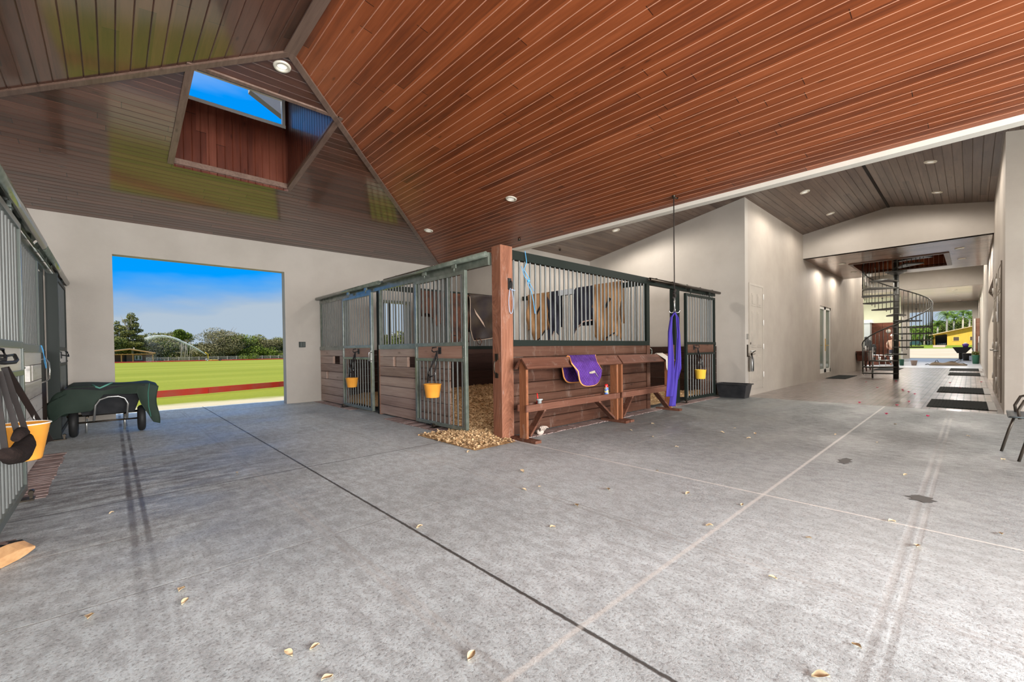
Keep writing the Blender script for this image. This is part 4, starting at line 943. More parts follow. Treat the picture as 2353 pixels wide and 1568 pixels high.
for a, b, z, zf, m, lb, sd in rugs:
    t_, fn = rug('horse_rug', PY, a, b, z, zf, 1.7, m, lb, seed=sd)
    if m is M_TAN:
        e0 = fn(.5, .74); e1 = fn(.34, .69)
        MB().beam(Vector(e0)+Vector((-.02, 0, 0)), Vector(e1)+Vector((-.02, 0, 0)), .05, .012, upv=(1, 0, 0)).build('strap', M_STRAP, t_)
        MB().tube([fn(.2, .98), PY(a+.2, 1.45, -.16), PY(a+.3, 1.40, -.15), fn(.55, .99)], .016, 6).build('leg_strap', M_STRAP, t_)
    else:
        MB().tube([fn(.1, .985), fn(.5, 1.0), fn(.9, .985)], .014, 6).build('fleece_edge', mat('pink fleece edging', (.62, .42, .34), .9), t_)
tag(MB().box(7.50, 6.02, 2.41, 7.54, 6.46, 2.53).build('pale_plate', mat('pale plate', (.62, .67, .72), .5), off=(7.53, 6.3, 2.4)), 'pale rectangular board fixed to the divider rail between the navy rugs', 'plate')

# ================================================================== BUCKETS AND HALTERS
def bucket(F, a, ztop, d, r0, r1, h, m, label, hookz, hooka, buck=True, rot=0):
    c = Vector(F.p(a, ztop-h, d)); t_ = thing('feed_bucket', c, label, 'bucket', 'buckets hung on stall doors')
    q = MB().lathe([(.001, 0), (r1*.96, 0), (r1, .008), (r0, h-.01), (r0+.008, h), (r0-.004, h), (r1-.006, .012), (.001, .008)], (c.x, c.y, c.z), 28); q.build('pail', m, t_)
    return t_
def halter(F, hooka, hookz, hookd, a, z, d, label, w=.022, buckle=True):
    """leather halter: cheek straps, crown loop, noseband and brass rings"""
    t_ = thing('halter', F.p(hooka, hookz, hookd), label, 'halter', 'halters hung on stall doors')
    P = lambda s, zz, dd: Vector(F.p(s, zz, dd))
    q = MB()
    def ribbon(pts, w=w, th=.005):
        for i in range(len(pts)-1): q.beam(pts[i], pts[i+1], th, w) if False else q.tube([pts[i], pts[i+1]], w*.42, 6)
    L1 = [P(hooka, hookz, hookd), P(hooka-.03, hookz-.12, hookd+.01), P(a-.08, z+.16, d), P(a-.10, z+.02, d)]
    L2 = [P(hooka, hookz, hookd), P(hooka+.03, hookz-.12, hookd+.01), P(a+.07, z+.18, d+.01), P(a+.10, z+.02, d+.01)]
    L3 = [P(hooka, hookz-.01, hookd), P(a-.01, z+.25, d+.02), P(a+.02, z+.05, d+.03)]
    for L_ in (L1, L2, L3): ribbon(L_)
    ribbon([P(a-.09, z+.14, d), P(a, z+.11, d+.03), P(a+.085, z+.15, d+.01)])
    q.build('straps', M_STRAP, t_)
    g = MB()
    for p in (L1[2], L2[2]): g.tube([p+Vector((0, 0, .02*math.cos(k*PI/4)))+Vector(F.p(0, 0, 0))*0+ (Vector(F.p(1, 0, 0))-Vector(F.p(0, 0, 0)))*.02*math.sin(k*PI/4) for k in range(8)], .004, 6, closed=True)
    g.build('ring', M_GALV, t_)
bucket(FA, 8.40, .665, .24, .120, .09, .185, M_ORANGE, 'small orange bucket hanging on the closed door nearest the big doorway', 1.19, 8.35)
halter(FA, 8.36, 1.18, .18, 8.42, .66, .24, 'black halter hanging on the closed door nearest the big doorway')
bucket(FA, 5.47, .695, .24, .130, .10, .20, M_ORANGE, 'orange bucket hanging on the open sliding door', 1.19, 5.45)
halter(FA, 5.43, 1.18, .18, 5.49, .69, .24, 'black halter hanging on the open sliding door')
bucket(FB, 9.44, .70, .24, .115, .095, .20, M_YEL, 'yellow bucket hanging on the door near the trough', 1.19, 9.62)
halter(FB, 9.42, 1.18, .19, 9.44, .70, .24, 'dark halter hanging on the door near the trough')
# big bucket with a leather halter at the left edge
lb_ = Vector((-.44, 4.36, .49))
t_ = thing('feed_bucket', lb_, 'orange bucket with white rim at the left edge of the photo', 'bucket', 'buckets hung on stall doors')
q = MB(); q.lathe([(.001, 0), (.075, 0), (.08, .01), (.120, .235), (.127, .245), (.116, .245), (.074, .014), (.001, .01)], tuple(lb_), 32)
q.build('pail', M_ORANGE, t_)
MB().tube([lb_+Vector((.124*math.cos(a), .124*math.sin(a), .245)) for a in [i*2*PI/28 for i in range(28)]], .005, 6, closed=True).build('rim', mat('white rim', (.8, .78, .7), .4), t_)
t_ = thing('leather_halter', (-.50, 4.2, 1.12), 'dark leather halter with a wide buckled strap and sheepskin pads at the left edge', 'halter')
M_LEATH = mat('dark leather', (.012, .009, .008), .6, 0, .3, color2=(.02, .013, .011), nscale=9)
S0 = Vector((-.50, 4.22, 1.12)); S1 = Vector((-.40, 4.56, .735)); S2 = Vector((-.355, 4.80, .54))
q = MB(); q.beam(S0, S1, .010, .034, upv=(1, 0, .2)); q.beam(S1, S2, .010, .034, upv=(1, 0, .2)); q.build('long_strap', M_LEATH, t_)
for aa, bb in ((Vector((-.50, 4.18, 1.12)), Vector((-.42, 4.24, .68))), (Vector((-.51, 4.10, 1.10)), Vector((-.43, 4.05, .66))), (Vector((-.52, 4.02, 1.10)), Vector((-.47, 3.9, .6)))): MB().beam(aa, bb, .010, .028, upv=(1, 0, .2)).build('cheek_strap', M_LEATH, t_)
M_FLC = mat('dark brown fleece', (.022, .014, .012), .95, 0, .2, bump=1, bscale=60, color2=(.012, .008, .007), nscale=30)
q = MB(); q.tube([(-.43, 3.90, .70), (-.42, 4.02, .72), (-.415, 4.14, .70)], [.022, .034, .022], 10); q.build('sheepskin_pad', M_FLC, t_)
q = MB(); q.tube([(-.44, 3.62, .66), (-.43, 3.76, .62), (-.42, 3.92, .60), (-.41, 4.06, .635), (-.41, 4.14, .67)], [.03, .05, .055, .05, .03], 12); q.build('sheepskin_pad', M_FLC, t_)
q = MB(); d_n = (S1-S0).normalized(); sd = d_n.cross(Vector((1, 0, 0))).normalized()
for c in (S1+(S0-S1)*.05, S1+(S2-S1)*.35): q = MB().tube([c+d_n*.028-sd*.03, c+d_n*.028+sd*.03, c-d_n*.028+sd*.03, c-d_n*.028-sd*.03], .005, 6, closed=True); q.build('buckle', M_GALV, t_)
MB().tube([(-.54, 3.9, 1.165), (-.50, 4.2, 1.15), (-.49, 4.5, 1.15), (-.50, 4.68, 1.165), (-.52, 4.76, 1.20)], .012, 8).tube([(-.53, 3.9, 1.20), (-.50, 4.3, 1.195), (-.51, 4.6, 1.20)], .008, 8).build('saddle_arm', M_BLACK, t_)
# broom head on the floor at the left edge
t_ = thing('broom', (-.46, 3.78, 0), 'wooden broom head lying at the lower left edge', 'broom')
q = MB(); A0, A1 = Vector((-.62, 3.55, .05)), Vector((-.385, 3.90, .05)); dd = (A1-A0).normalized(); nn = Vector((dd.y, -dd.x, 0))
prof = []
for i in range(9):
    k = i/8; prof.append((k, .052*(1-max(0, (k-.72)/.28)**2.2)))
top = []; bot = []
for k, w in prof: top.append((A0+(A1-A0)*k, max(w, .012)))
i0 = len(q.v)
for c, w in top:
    for sx_, z_ in ((-1, -.02), (1, -.02), (1, .018), (-1, .018)): q.v.append(tuple(c+Vector((0, 0, z_))+Vector((0, 0, 1))*sx_*w*.55+nn*(.03 if z_ < 0 else -.03)))
for i in range(len(top)-1):
    for j in range(4): q.f.append((i0+i*4+j, i0+i*4+(j+1) % 4, i0+i*4+4+(j+1) % 4, i0+i*4+4+j)); q.sm.append(False)
q.f += [(i0, i0+1, i0+2, i0+3)]; q.sm.append(False); e_ = i0+(len(top)-1)*4; q.f += [(e_+3, e_+2, e_+1, e_)]; q.sm.append(False)
recalc(q.build('head', wood_mat('pale broom wood', (.38, .20, .09), (.55, .32, .15), (.68, .45, .25), axis=1), t_, bevel=.004))
q = MB(); random.seed(5)
for i in range(420):
    k = random.random(); c = A0+(A1-A0)*k-nn*.03+Vector((0, 0, random.uniform(-.03, .035))); q.beam(c, c-nn*random.uniform(.05, .075)+Vector((0, 0, random.uniform(-.012, .004))), .003, .003)
bo = q.build('bristles', M_BLACK, t_); bo['kind'] = 'stuff'

# ================================================================== SADDLE RACKS
def rack(x0, x1, label, brace_r=True):
    y = 3.96; t_ = thing('saddle_rack', ((x0+x1)/2, y, 0), label, 'saddle rack', 'wooden saddle racks')
    zt = 1.055
    for xa in (x0, x1-.035):
        u = MB(); prism(u, [(y-.062, .035), (y+.062, .035), (y+.062, zt-.06), (y, zt+.01), (y-.062, zt-.06)], 'x', xa, xa+.04); recalc(u.build('end_upright', M_RACKV, t_, bevel=.004))
        MB().box(xa-.02, y-.24, 0, xa+.09, y+.24, .038).build('foot', M_RACK, t_, bevel=.004)
    for s_ in (-1, 1):
        MB().beam((x0-.03, y+s_*.063, zt-.048), (x1+.03, y+s_*.063, zt-.048), .022, .165, upv=(0, -s_*.62, .78)).build('ridge_board', M_RACK, t_)
        MB().box(x0-.02, y+s_*.075-.012, .385, x1+.02, y+s_*.075+.012, .475).build('tray_side', M_RACK, t_, bevel=.003)
    MB().box(x0+.05, y-.06, .387, x1-.04, y+.06, .403).build('tray_floor', M_RACK, t_)
    MB().beam((x0+.09, y, .06), (x0+.38, y, .38), .10, .03, upv=(1, 0, -.6)).build('brace', M_RACK, t_)
    MB().beam((x1-.06, y, .06), (x1-.5, y, .38), .10, .03, upv=(1, 0, .6)).build('brace', M_RACK, t_)
    return t_
rack(3.88, 5.98, 'left wooden saddle rack with the purple pad over it'); rack(6.08, 7.80, 'right wooden saddle rack with the grey towel on it')
# saddle pad
t_ = thing('saddle_pad', (5.15, 3.96, 1.1), 'purple quilted saddle pad with orange piping over the left rack', 'saddle pad')
def padfn(u, v):
    # u along x, v across: 0 back hem .. 1 front hem
    k = (v-.5)*2; drop = abs(k); z = 1.092
    bot = .655 if k < 0 else .68
    m_, r_ = min(drop, .32), max(0, drop-.32)
    fx0 = 4.84-.42*m_+.16*r_ if k < 0 else 4.80+.10*m_+.05*r_; fx1 = 5.43-.50*m_+.16*r_ if k < 0 else 5.45
    c = (u-.5)*2; rnd = max(0, 1-abs(c)**3.2)**.5
    zz_h = bot+(1-rnd)*.22*(1 if True else 0)
    x = fx0+(fx1-fx0)*u
    if drop < .32: y_ = -.15*drop/.32; zz = 1.092-.10*(drop/.32); 
    else: y_ = -.15-.03*(drop-.32); zz = .992-(.992-zz_h)*((drop-.32)/.68)
    sgn = 1 if k < 0 else -1     # k<0 -> near side (towards camera, -y)
    yy = 3.96 + (y_ if k < 0 else -y_)
    return Vector((x, yy + .008*math.sin(u*9+v*5), zz))
recalc(MB().sheet(padfn, 40, 60, .012).build('quilt', None or M_PURPLE, t_))
mq = M_PURPLE; kq = NT(mq); uvv = kq.n('ShaderNodeTexCoord').outputs['Object']; sq = kq.n('ShaderNodeSeparateXYZ'); kq.t.links.new(uvv, sq.inputs[0])
a_ = kq.math('ABSOLUTE', kq.math('SINE', kq.math('MULTIPLY', kq.math('ADD', sq.outputs[0], sq.outputs[2]), 62.))); b_ = kq.math('ABSOLUTE', kq.math('SINE', kq.math('MULTIPLY', kq.math('SUBTRACT', sq.outputs[0], sq.outputs[2]), 62.)))
kq.link(kq.bump(kq.math('POWER', kq.math('MULTIPLY', a_, b_), .4), .9, .012), 'Normal')
edge = [padfn(0, i/40) for i in range(41)]+[padfn(i/20, 1) for i in range(1, 21)]+[padfn(1, 1-i/40) for i in range(1, 41)]+[padfn(1-i/20, 0) for i in range(1, 20)]
MB().tube(edge, .011, 6, closed=True).build('piping', M_PEACH, t_)
q = MB(); 
def on(u, v, o_=.010): p = padfn(u, v); return Vector((p.x, p.y-o_-.012, p.z))
q.beam(on(.62, .19), on(.80, .19), .035, .006, upv=(0, 1, 0)); q.ball(on(.58, .19), .015, 8, (1.4, .4, 1)); q.tube([on(.80, .19), on(.83, .14), on(.86, .09)], .004, 6)
q.build('embroidered_tag', mat('beige embroidery', (.36, .31, .25), .8), t_)
# spray can, small cup and screwdriver on the left rack's tray
t_ = thing('spray_can', (5.70, 3.93, .392), 'blue and yellow spray can with red cap on the left rack tray', 'spray can')
c = (5.70, 3.93, .403)
MB().lathe([(.001, 0), (.032, 0), (.033, .01), (.033, .165), (.026, .18), (.001, .18)], c, 20).build('can_body', mat('blue can', (.08, .16, .48), .3, color2=(.75, .68, .18), nscale=22, lo=.45, hi=.5), t_)
MB().lathe([(.001, .175), (.027, .175), (.027, .215), (.02, .225), (.001, .225)], c, 16).build('red_cap', M_REDB, t_)
MB().tube([(5.665, 3.91, .56), (5.664, 3.91, .61)], .004, 6).build('straw', M_WHITE, t_)
t_ = thing('metal_cup', (4.16, 3.93, .392), 'small grey-white cup at the left end of the rack tray', 'cup')
MB().lathe([(.001, 0), (.028, 0), (.03, .01), (.028, .115), (.045, .125), (.045, .14), (.001, .14)], (4.16, 3.93, .392), 16).build('cup_body', mat('pale metal', (.42, .46, .46), .4, .3), t_)
t_ = thing('red_brush', (4.19, 4.0, .392), 'red plastic brush handle standing behind the small cup', 'brush')
MB().tube([(4.19, 4.0, .403), (4.19, 4.0, .47), (4.20, 4.0, .54), (4.19, 4.0, .60)], [.013, .012, .009, .006], 8).build('handle', M_REDB, t_)
# towel
def towel(u, v):
    k = (v-.5)*2; dr = abs(k); y = 3.96-k*.15 if dr < .4 else 3.96-(.4 if k > 0 else -.4)*.375-(.01*math.sin(u*9))*(1 if k > 0 else -1)
    yy = 3.96 + (-.165*min(1, dr/.4) if k > 0 else .165*min(1, dr/.4)); z = 1.098-.12*min(1, dr/.4)-(max(0, dr-.4)/.6)*(.20+.03*math.sin(u*8))*(1 if k > 0 else .25)
    return Vector((7.33+.24*u+.10*max(0, k)+.015*math.sin(v*12), yy-(.012*math.sin(u*14) if k > .4 else 0), z))
t_ = thing('towel', (7.45, 3.96, 1.14), 'grey ribbed towel over the right end of the right rack', 'towel'); recalc(MB().sheet(towel, 20, 30, .008).build('cloth', M_TERRY, t_))
t_ = thing('work_glove', (4.33, 4.08, 0), 'pale crumpled glove on the floor behind the left rack', 'glove')
q = MB(); q.ball((4.33, 4.08, .05), .05, 8, (1.3, .8, 1)); 
for i, (dx, l, w_) in enumerate(((-.05, .09, .014), (-.02, .11, .015), (.015, .10, .014), (.05, .08, .013), (.08, .05, .014))): q.tube([(4.33+dx*.6, 4.06, .06), (4.33+dx, 4.03, .10+l*.3), (4.33+dx*1.2, 4.02, .07+l*.5)], [w_, w_, w_*.7], 7)
q.build('fabric', mat('pale glove cloth', (.5, .42, .36), .9), t_)

# ================================================================== RIBBONS ON THE CEILING HOOK
hx, hy = 6.82, 3.35
t_ = thing('hanging_line', (hx, hy, 1.8), 'dark rope with a four-pronged tack hook hanging from the ceiling', 'tack hook')
MB().tube([(hx, hy, zr(hx)-.03), (hx-.003, hy, 3.0), (hx+.002, hy, 2.4), (hx, hy, 2.12)], .009, 8).build('rope', M_ROPE, t_)
q = MB(); 
for i in range(7): q.ball((hx+.02*math.sin(i*2.1), hy+.02*math.cos(i*1.7), 2.02+.02*i), .022, 6)
q.build('knot', M_ROPE, t_)
q = MB().tube([(hx, hy, 2.02), (hx, hy, 1.79)], .012, 8)
for a in (0, PI/2, PI, 3*PI/2):
    ca, sa = math.cos(a+.6), math.sin(a+.6); q.tube([(hx, hy, 1.80), (hx+.035*ca, hy+.035*sa, 1.77), (hx+.07*ca, hy+.07*sa, 1.775), (hx+.08*ca, hy+.08*sa, 1.80), (hx+.09*ca, hy+.09*sa, 1.825)], .006, 6)
q.build('pronged_hook', M_GALV, t_)
q = MB().lathe([(.001, -.05), (.02, -.045), (.028, 0)], (hx, hy, zr(hx)), 10).tube([(hx+.02, hy, zr(hx)-.02), (hx+.08, hy-.02, zr(hx)-.04), (hx+.10, hy-.02, zr(hx)-.02)], .012, 6); q.build('ceiling_eye', M_BRONZE, t_)
def wrap(name, pts, w, label, m=M_RIBBON, phase=0):
    n = len(pts)-1
    def fn(u, v):
        x = u*n; i = min(int(x), n-1); f = x-i; p = Vector(pts[i]).lerp(Vector(pts[i+1]), f); ww = w[i]+(w[min(i+1, n)]-w[i])*f
        s = (v-.5)*2; return p+R_*s*ww*.5+Vector((R_.y, -R_.x, 0))*0+fw*(.014*math.sin(v*7+u*6+phase))
    t_ = tag(recalc(MB().sheet(fn, 60, 8, .006).build(name, m, off=pts[0])), label, 'leg wrap', 'violet leg wraps')
    return t_
g = R_  # image-right direction, the wraps hang facing the hall
def rp_(dx, z, dd=0): return tuple(Vector((hx, hy, z))+R_*dx+fw*dd)
wrap('fleece_wrap', [rp_(0, 1.785, -.02), rp_(-.055, 1.70, -.02), rp_(-.08, 1.45, -.02), rp_(-.075, 1.0, -.02), rp_(-.085, .6, -.02), rp_(-.10, .38, -.02)], [.02, .04, .065, .10, .125, .12], 'violet fleece wrap on the left of the tack hook')
wrap('fleece_wrap', [rp_(0, 1.785, -.01), rp_(.04, 1.70, 0), rp_(.055, 1.45, 0), rp_(.04, 1.0, 0), rp_(0, .6, 0), rp_(-.045, .22, 0)], [.02, .04, .05, .05, .09, .115], 'violet fleece wrap hanging lowest from the tack hook', phase=2)
wrap('fleece_wrap', [rp_(0, 1.78, .02), rp_(.055, 1.69, .03), rp_(.08, 1.4, .03), rp_(.09, 1.0, .03), rp_(.095, .85, .03), rp_(.05, .66, .03)], [.02, .035, .045, .065, .05, .02], 'short violet fleece wrap on the right of the tack hook', phase=4)

# ================================================================== TROUGH
t_ = thing('feed_trough', (10.77, 3.86, 0), 'black plastic trough on the floor beside the cream wall corner', 'trough')
q = MB(); x0, x1, y0, y1 = 10.56, 10.96, 3.50, 4.16
def ring_(z, i, q=q): return [(x0+i, y0+i, z), (x1-i, y0+i, z), (x1-i, y1-i, z), (x0+i, y1-i, z)]
R1, R2, R3, R4 = ring_(0, .05), ring_(.31, 0), ring_(.31, .025), ring_(.015, .07)
for a, b in ((R1, R2), (R2, R3), (R3, R4)):
    for i in range(4): q.poly([a[i], a[(i+1) % 4], b[(i+1) % 4], b[i]])
q.poly(list(reversed(R1))); q.poly(R4); q.build('basin', M_TUB, t_)
q = MB(); 
for a, b in ((0, 1), (1, 2), (2, 3), (3, 0)): rr = ring_(.315, -.015); q.beam(rr[a], rr[b], .04, .025)
q.build('rim', M_TUB, t_, bevel=.006)

# ================================================================== WHEELBARROW
t_ = thing('wheelbarrow', (-.05, 9.1, 0), 'black two-wheeled barrow with a dark green rug over it, at the big doorway', 'wheelbarrow')
def wheel(q, c, R, w, ax=(1, 0, 0)): 
    ax = Vector(ax).normalized(); u = ax.orthogonal().normalized(); v = ax.cross(u); c = Vector(c)
    q.tube([c+(u*math.cos(a)+v*math.sin(a))*(R-w/2) for a in [i*2*PI/28 for i in range(28)]], w/2, 10, closed=True)
for cx in (-.42, .32):
    q = MB(); wheel(q, (cx, 8.82, .20), .20, .095); w_ = q.build('wheel', M_BLACK, t_)
    MB().tube([(cx-.03, 8.82, .20), (cx+.03, 8.82, .20)], .115, 20).build('rim', M_GALV, w_)
MB().tube([(-.46, 8.82, .20), (.36, 8.82, .20)], .012, 8).build('axle', M_BRONZE, t_)
MB().tube([(-.50, 9.05, .28), (.30, 8.95, .30)], .018, 8).tube([(-.28, 8.8, .27), (-.28, 9.5, .27)], .016).tube([(.14, 8.8, .27), (.14, 9.5, .27)], .016).build('chassis', M_BRONZE, t_)
for cx in (-.30, .13): MB().tube([(cx, 9.15, .30), (cx, 9.12, .03), (cx, 9.16, .012), (cx, 9.26, .012)], .016, 8).build('leg', M_GALV, t_)
q = MB(); hp_ = [(-.21, 8.74, .22), (-.19, 8.72, .45), (-.14, 8.71, .53), (-.05, 8.70, .565), (.06, 8.70, .565), (.13, 8.71, .53), (.165, 8.72, .45), (.15, 8.74, .22)]
q.tube(hp_, .014, 10).build('handle_bar', M_GALV, t_)
q = MB(); b_ = [(-.33, 8.86, .30), (.24, 8.86, .30), (.24, 9.45, .30), (-.33, 9.45, .30)]; tt = [(-.50, 8.72, .72), (.37, 8.72, .72), (.37, 9.75, .72), (-.50, 9.75, .72)]
for i in range(4): q.poly([b_[i], b_[(i+1) % 4], tt[(i+1) % 4], tt[i]])
q.poly(list(reversed(b_)))
q.build('tray', M_TUB, t_)
rg = thing('green_rug', (-.05, 9.0, .75), 'dark green canvas rug draped over the barrow at the big doorway', 'horse rug')
def gr(u, v):
    x = -.66+1.18*u; k = v
    if k < .45: y = 9.75-1.0*(k/.45); z = .735+.015*math.sin(u*7+k*8)
    else:
        kk = (k-.45)/.55; low = .42 if u > .42 else .22; 
        low = .37 if u < .38 else (.60 if u < .86 else .15)
        if .38 <= u < .48: low = .37+(.23)*(u-.38)/.1
        if .80 <= u: low = .60-.45*min(1, (u-.80)/.12)
        y = 8.74-.07*kk*(1+math.sin(u*10)); z = .735-(.735-low)*kk
    z += -.05*max(0, .12-u)/.12*k
    if u < .15: z -= (.15-u)*1.4*(1 if k < .6 else .4)
    if u > .9: z -= (u-.9)*.5
    return Vector((x+.02*math.sin(z*10), y, max(z, .04)))
recalc(MB().sheet(gr, 44, 40, .008).build('canvas', M_GREENB, rg))
MB().tube([gr(.90, .45), gr(.905, .6), gr(.91, .8), gr(.905, .98)], .006, 6).build('green_cord', mat('teal cord', (.04, .16, .12), .8), rg)
MB().tube([gr(.36, .40)+Vector((0, 0, .02)), gr(.40, .50)+Vector((0, -.02, .01)), gr(.43, .53)+Vector((0, -.02, 0)), gr(.48, .5)+Vector((0, -.02, .01)), gr(.54, .42)+Vector((0, 0, .02))], .012, 6).build('teal_hem', mat('pale teal hem', (.12, .34, .27), .7), rg)
def cap_(u, v): # left end of the rug bundled round
    return None
q = MB(); q.ball((-.52, 8.80, .50), .17, 12, (.8, .7, 1.1)); q.build('bundled_end', M_GREENB, rg)

# ================================================================== SPIRAL STAIRCASE
SX_, SY_, SR = 20.2, 1.80, .94
st = thing('spiral_staircase', (SX_, SY_, 0), 'black iron spiral staircase rising through the soffit', 'staircase')
MB().tube([(SX_, SY_, 0), (SX_, SY_, 5.2)], .075, 20).build('centre_pole', M_IRON, st)
RISE, A0_ = .232, 95
tread0 = None
bal0 = None
nst = 19
for k in range(nst):
    a = math.radians(A0_+30*k); z = .2+RISE*k
    q = MB(); pts = []
    for j in range(7):
        aa = a+math.radians(-17+34*j/6); pts.append((SX_+SR*math.cos(aa), SY_+SR*math.sin(aa)))
    inner = [(SX_+.08*math.cos(a+w), SY_+.08*math.sin(a+w)) for w in (1.2, -1.2)]
    poly = pts+inner
    T_ = [(p[0], p[1], z) for p in poly]; B_ = [(p[0], p[1], z-.045) for p in poly]
    q.poly(T_); q.poly(list(reversed(B_)))
    for i in range(len(poly)): j = (i+1) % len(poly); q.poly([B_[i], B_[j], T_[j], T_[i]])
    q.lathe([(.077, -.05), (.083, -.045), (.083, .0), (.077, .005)], (SX_, SY_, z), 14)
    q.build('tread', M_IRON, st)
    for b in range(4):
        aa = a+math.radians(-13+7.5*b); bz = z-.03
        if bal0 is None:
            o_ = MB().tube([(0, 0, 0), (0, 0, .98)], .0095, 6).build('baluster', M_IRON); bal0 = o_.data; bpy.data.objects.remove(o_)
            o_ = MB().tube([(0, 0, 0), (0, 0, .98)], .0095, 6).ball((0, 0, .45), .028, 6).build('baluster', M_IRON); bal1 = o_.data; bpy.data.objects.remove(o_)
        o_ = bpy.data.objects.new('baluster', bal1 if (b+2*k) % 4 == 1 or b == 3 and k % 2 else bal0); COL.objects.link(o_); o_.parent = st
        o_.location = ((SR-.02)*math.cos(aa), (SR-.02)*math.sin(aa), bz+(b-1.5)*.058+.02)
pts = []
for i in range(0, nst*6+1):
    a = math.radians(A0_-17+5*i); pts.append((SX_+(SR-.02)*math.cos(a), SY_+(SR-.02)*math.sin(a), .2+RISE*(5*i-17)/30+.93+.06))
MB().tube(pts, .02, 8).build('handrail', M_IRON, st)
tag(MB().tube([(20.3, 2.45, 0), (20.3, 2.45, 1.12)], .028, 10).build('steel_newel', M_GALV, off=(20.3, 2.45, 0)), 'bright steel post standing at the foot of the spiral staircase', 'post')

# ================================================================== MATS, CHAIR, AISLE CLUTTER
def mat_obj(x0, y0, x1, y1, label, edge=True, ribs=True):
    q = MB().box(x0, y0, 0.001, x1, y1, .014)
    if ribs:
        n = int(abs(y1-y0)/.05)
        for i in range(n): q.box(x0+.03, y0+(i+.25)*.05, .014, x1-.03, y0+(i+.6)*.05, .02)
    o_ = tag(q.build('floor_mat', M_MAT, off=((x0+x1)/2, (y0+y1)/2, 0)), label, 'mat', 'rubber mats in the aisle')
    if edge: MB().box(x0+.02, y0-.10, .001, x1-.02, y0, .012).build('ramp_edge', M_MATG, o_)
    return o_
mat_obj(11.42, -.22, 13.0, .58, 'large black rubber mat nearest the camera beside the right wall')
mat_obj(15.0, -.22, 16.9, .58, 'second black rubber mat beside the right wall')
mat_obj(23.3, -.25, 25.6, .60, 'third black mat along the right wall, beyond the staircase')
mat_obj(27.4, -.25, 30.0, .66, 'farthest black mat along the right wall')
mat_obj(18.95, 3.02, 21.2, 3.60, 'black mat in front of the pair of glazed doors', edge=False)
mat_obj(26.3, 2.3, 28.9, 3.2, 'thin dark mat behind the foot of the staircase', edge=False)
# chair cut by the right edge
ch = thing('patio_chair', (6.97, -.62, 0), 'dark tubular patio chair cut by the right edge', 'chair')
M_SEAT = mat('blue-grey mesh seat', (.10, .125, .135), .5, bump=.4, bscale=150)
M_BRT = mat('bronze tube', (.10, .085, .07), .3, .6)
for xx, xo in ((7.22, .0), (6.70, .0)):
    MB().tube([(xx, -.235-.1*(xx < 7), 0), (xx, -.29-.1*(xx < 7), .25), (xx, -.34-.05*(xx < 7), .44)], .013, 8).tube([(xx, -.93, 0), (xx, -.90, .3), (xx, -.86, .62), (xx, -.80, .66), (xx, -.46, .655), (xx, -.37, .62), (xx, -.33, .52), (xx, -.34, .43)], .013, 8).build('leg_frame', M_BRT, ch)
MB().sheet(lambda u, v: (6.68+.58*u, -.27-.58*v, .445-.03*math.sin(PI*u)+.012*math.cos(PI*v)), 12, 10, .012).build('seat', M_SEAT, ch)
MB().tube([(6.70, -.88, .44), (6.70, -.95, .75), (6.74, -.97, .88), (6.96, -.98, .91), (7.18, -.97, .88), (7.22, -.95, .75), (7.22, -.88, .44)], .013, 8).build('back_frame', M_BRT, ch)
MB().sheet(lambda u, v: (6.72+.48*u, -.88-.09*v-.02*math.sin(PI*u), .48+.38*v), 10, 8, .012).build('backrest', M_SEAT, ch)
# wall table with bottles
tb = thing('side_table', (25.9, 3.45, 0), 'dark wooden half table against the aisle wall left of the staircase', 'table')
M_DW = wood_mat('dark mahogany', (.05, .018, .012), (.10, .035, .022), (.16, .06, .04), axis=0, rough=.35, coat=.3)
MB().box(25.2, 3.15, .86, 27.0, 3.64, .92).build('tabletop', M_DW, tb, bevel=.01)
prism_q = MB(); prism(prism_q, [(25.25, .86), (26.95, .86), (26.75, .45), (25.45, .45)], 'y', 3.22, 3.62); recalc(prism_q.build('apron', M_DW, tb))
for lx in (25.55, 26.65): MB().tube([(lx, 3.3, .46), (lx, 3.32, .25), (lx, 3.3, 0)], [.05, .035, .025], 8).build('leg', M_DW, tb)
for i, (bx, h, c) in enumerate(((25.4, .2, (.7, .7, .68)), (25.7, .24, (.75, .74, .72)), (26.0, .34, (.03, .03, .03)), (26.3, .22, (.7, .7, .7)), (26.6, .30, (.05, .05, .05)))):
    o_ = MB().lathe([(.001, 0), (.06, 0), (.062, h*.6), (.02, h*.8), (.02, h), (.001, h)], (bx, 3.35, .92), 12).build('bottle', mat('bottle plastic', c, .3), off=(bx, 3.35, .92))
    tag(o_, 'pale plastic bottle on the dark side table' if c[0] > .5 else 'dark bottle on the dark side table', 'bottle', 'pale bottles on the side table' if c[0] > .5 else 'dark bottles on the side table')
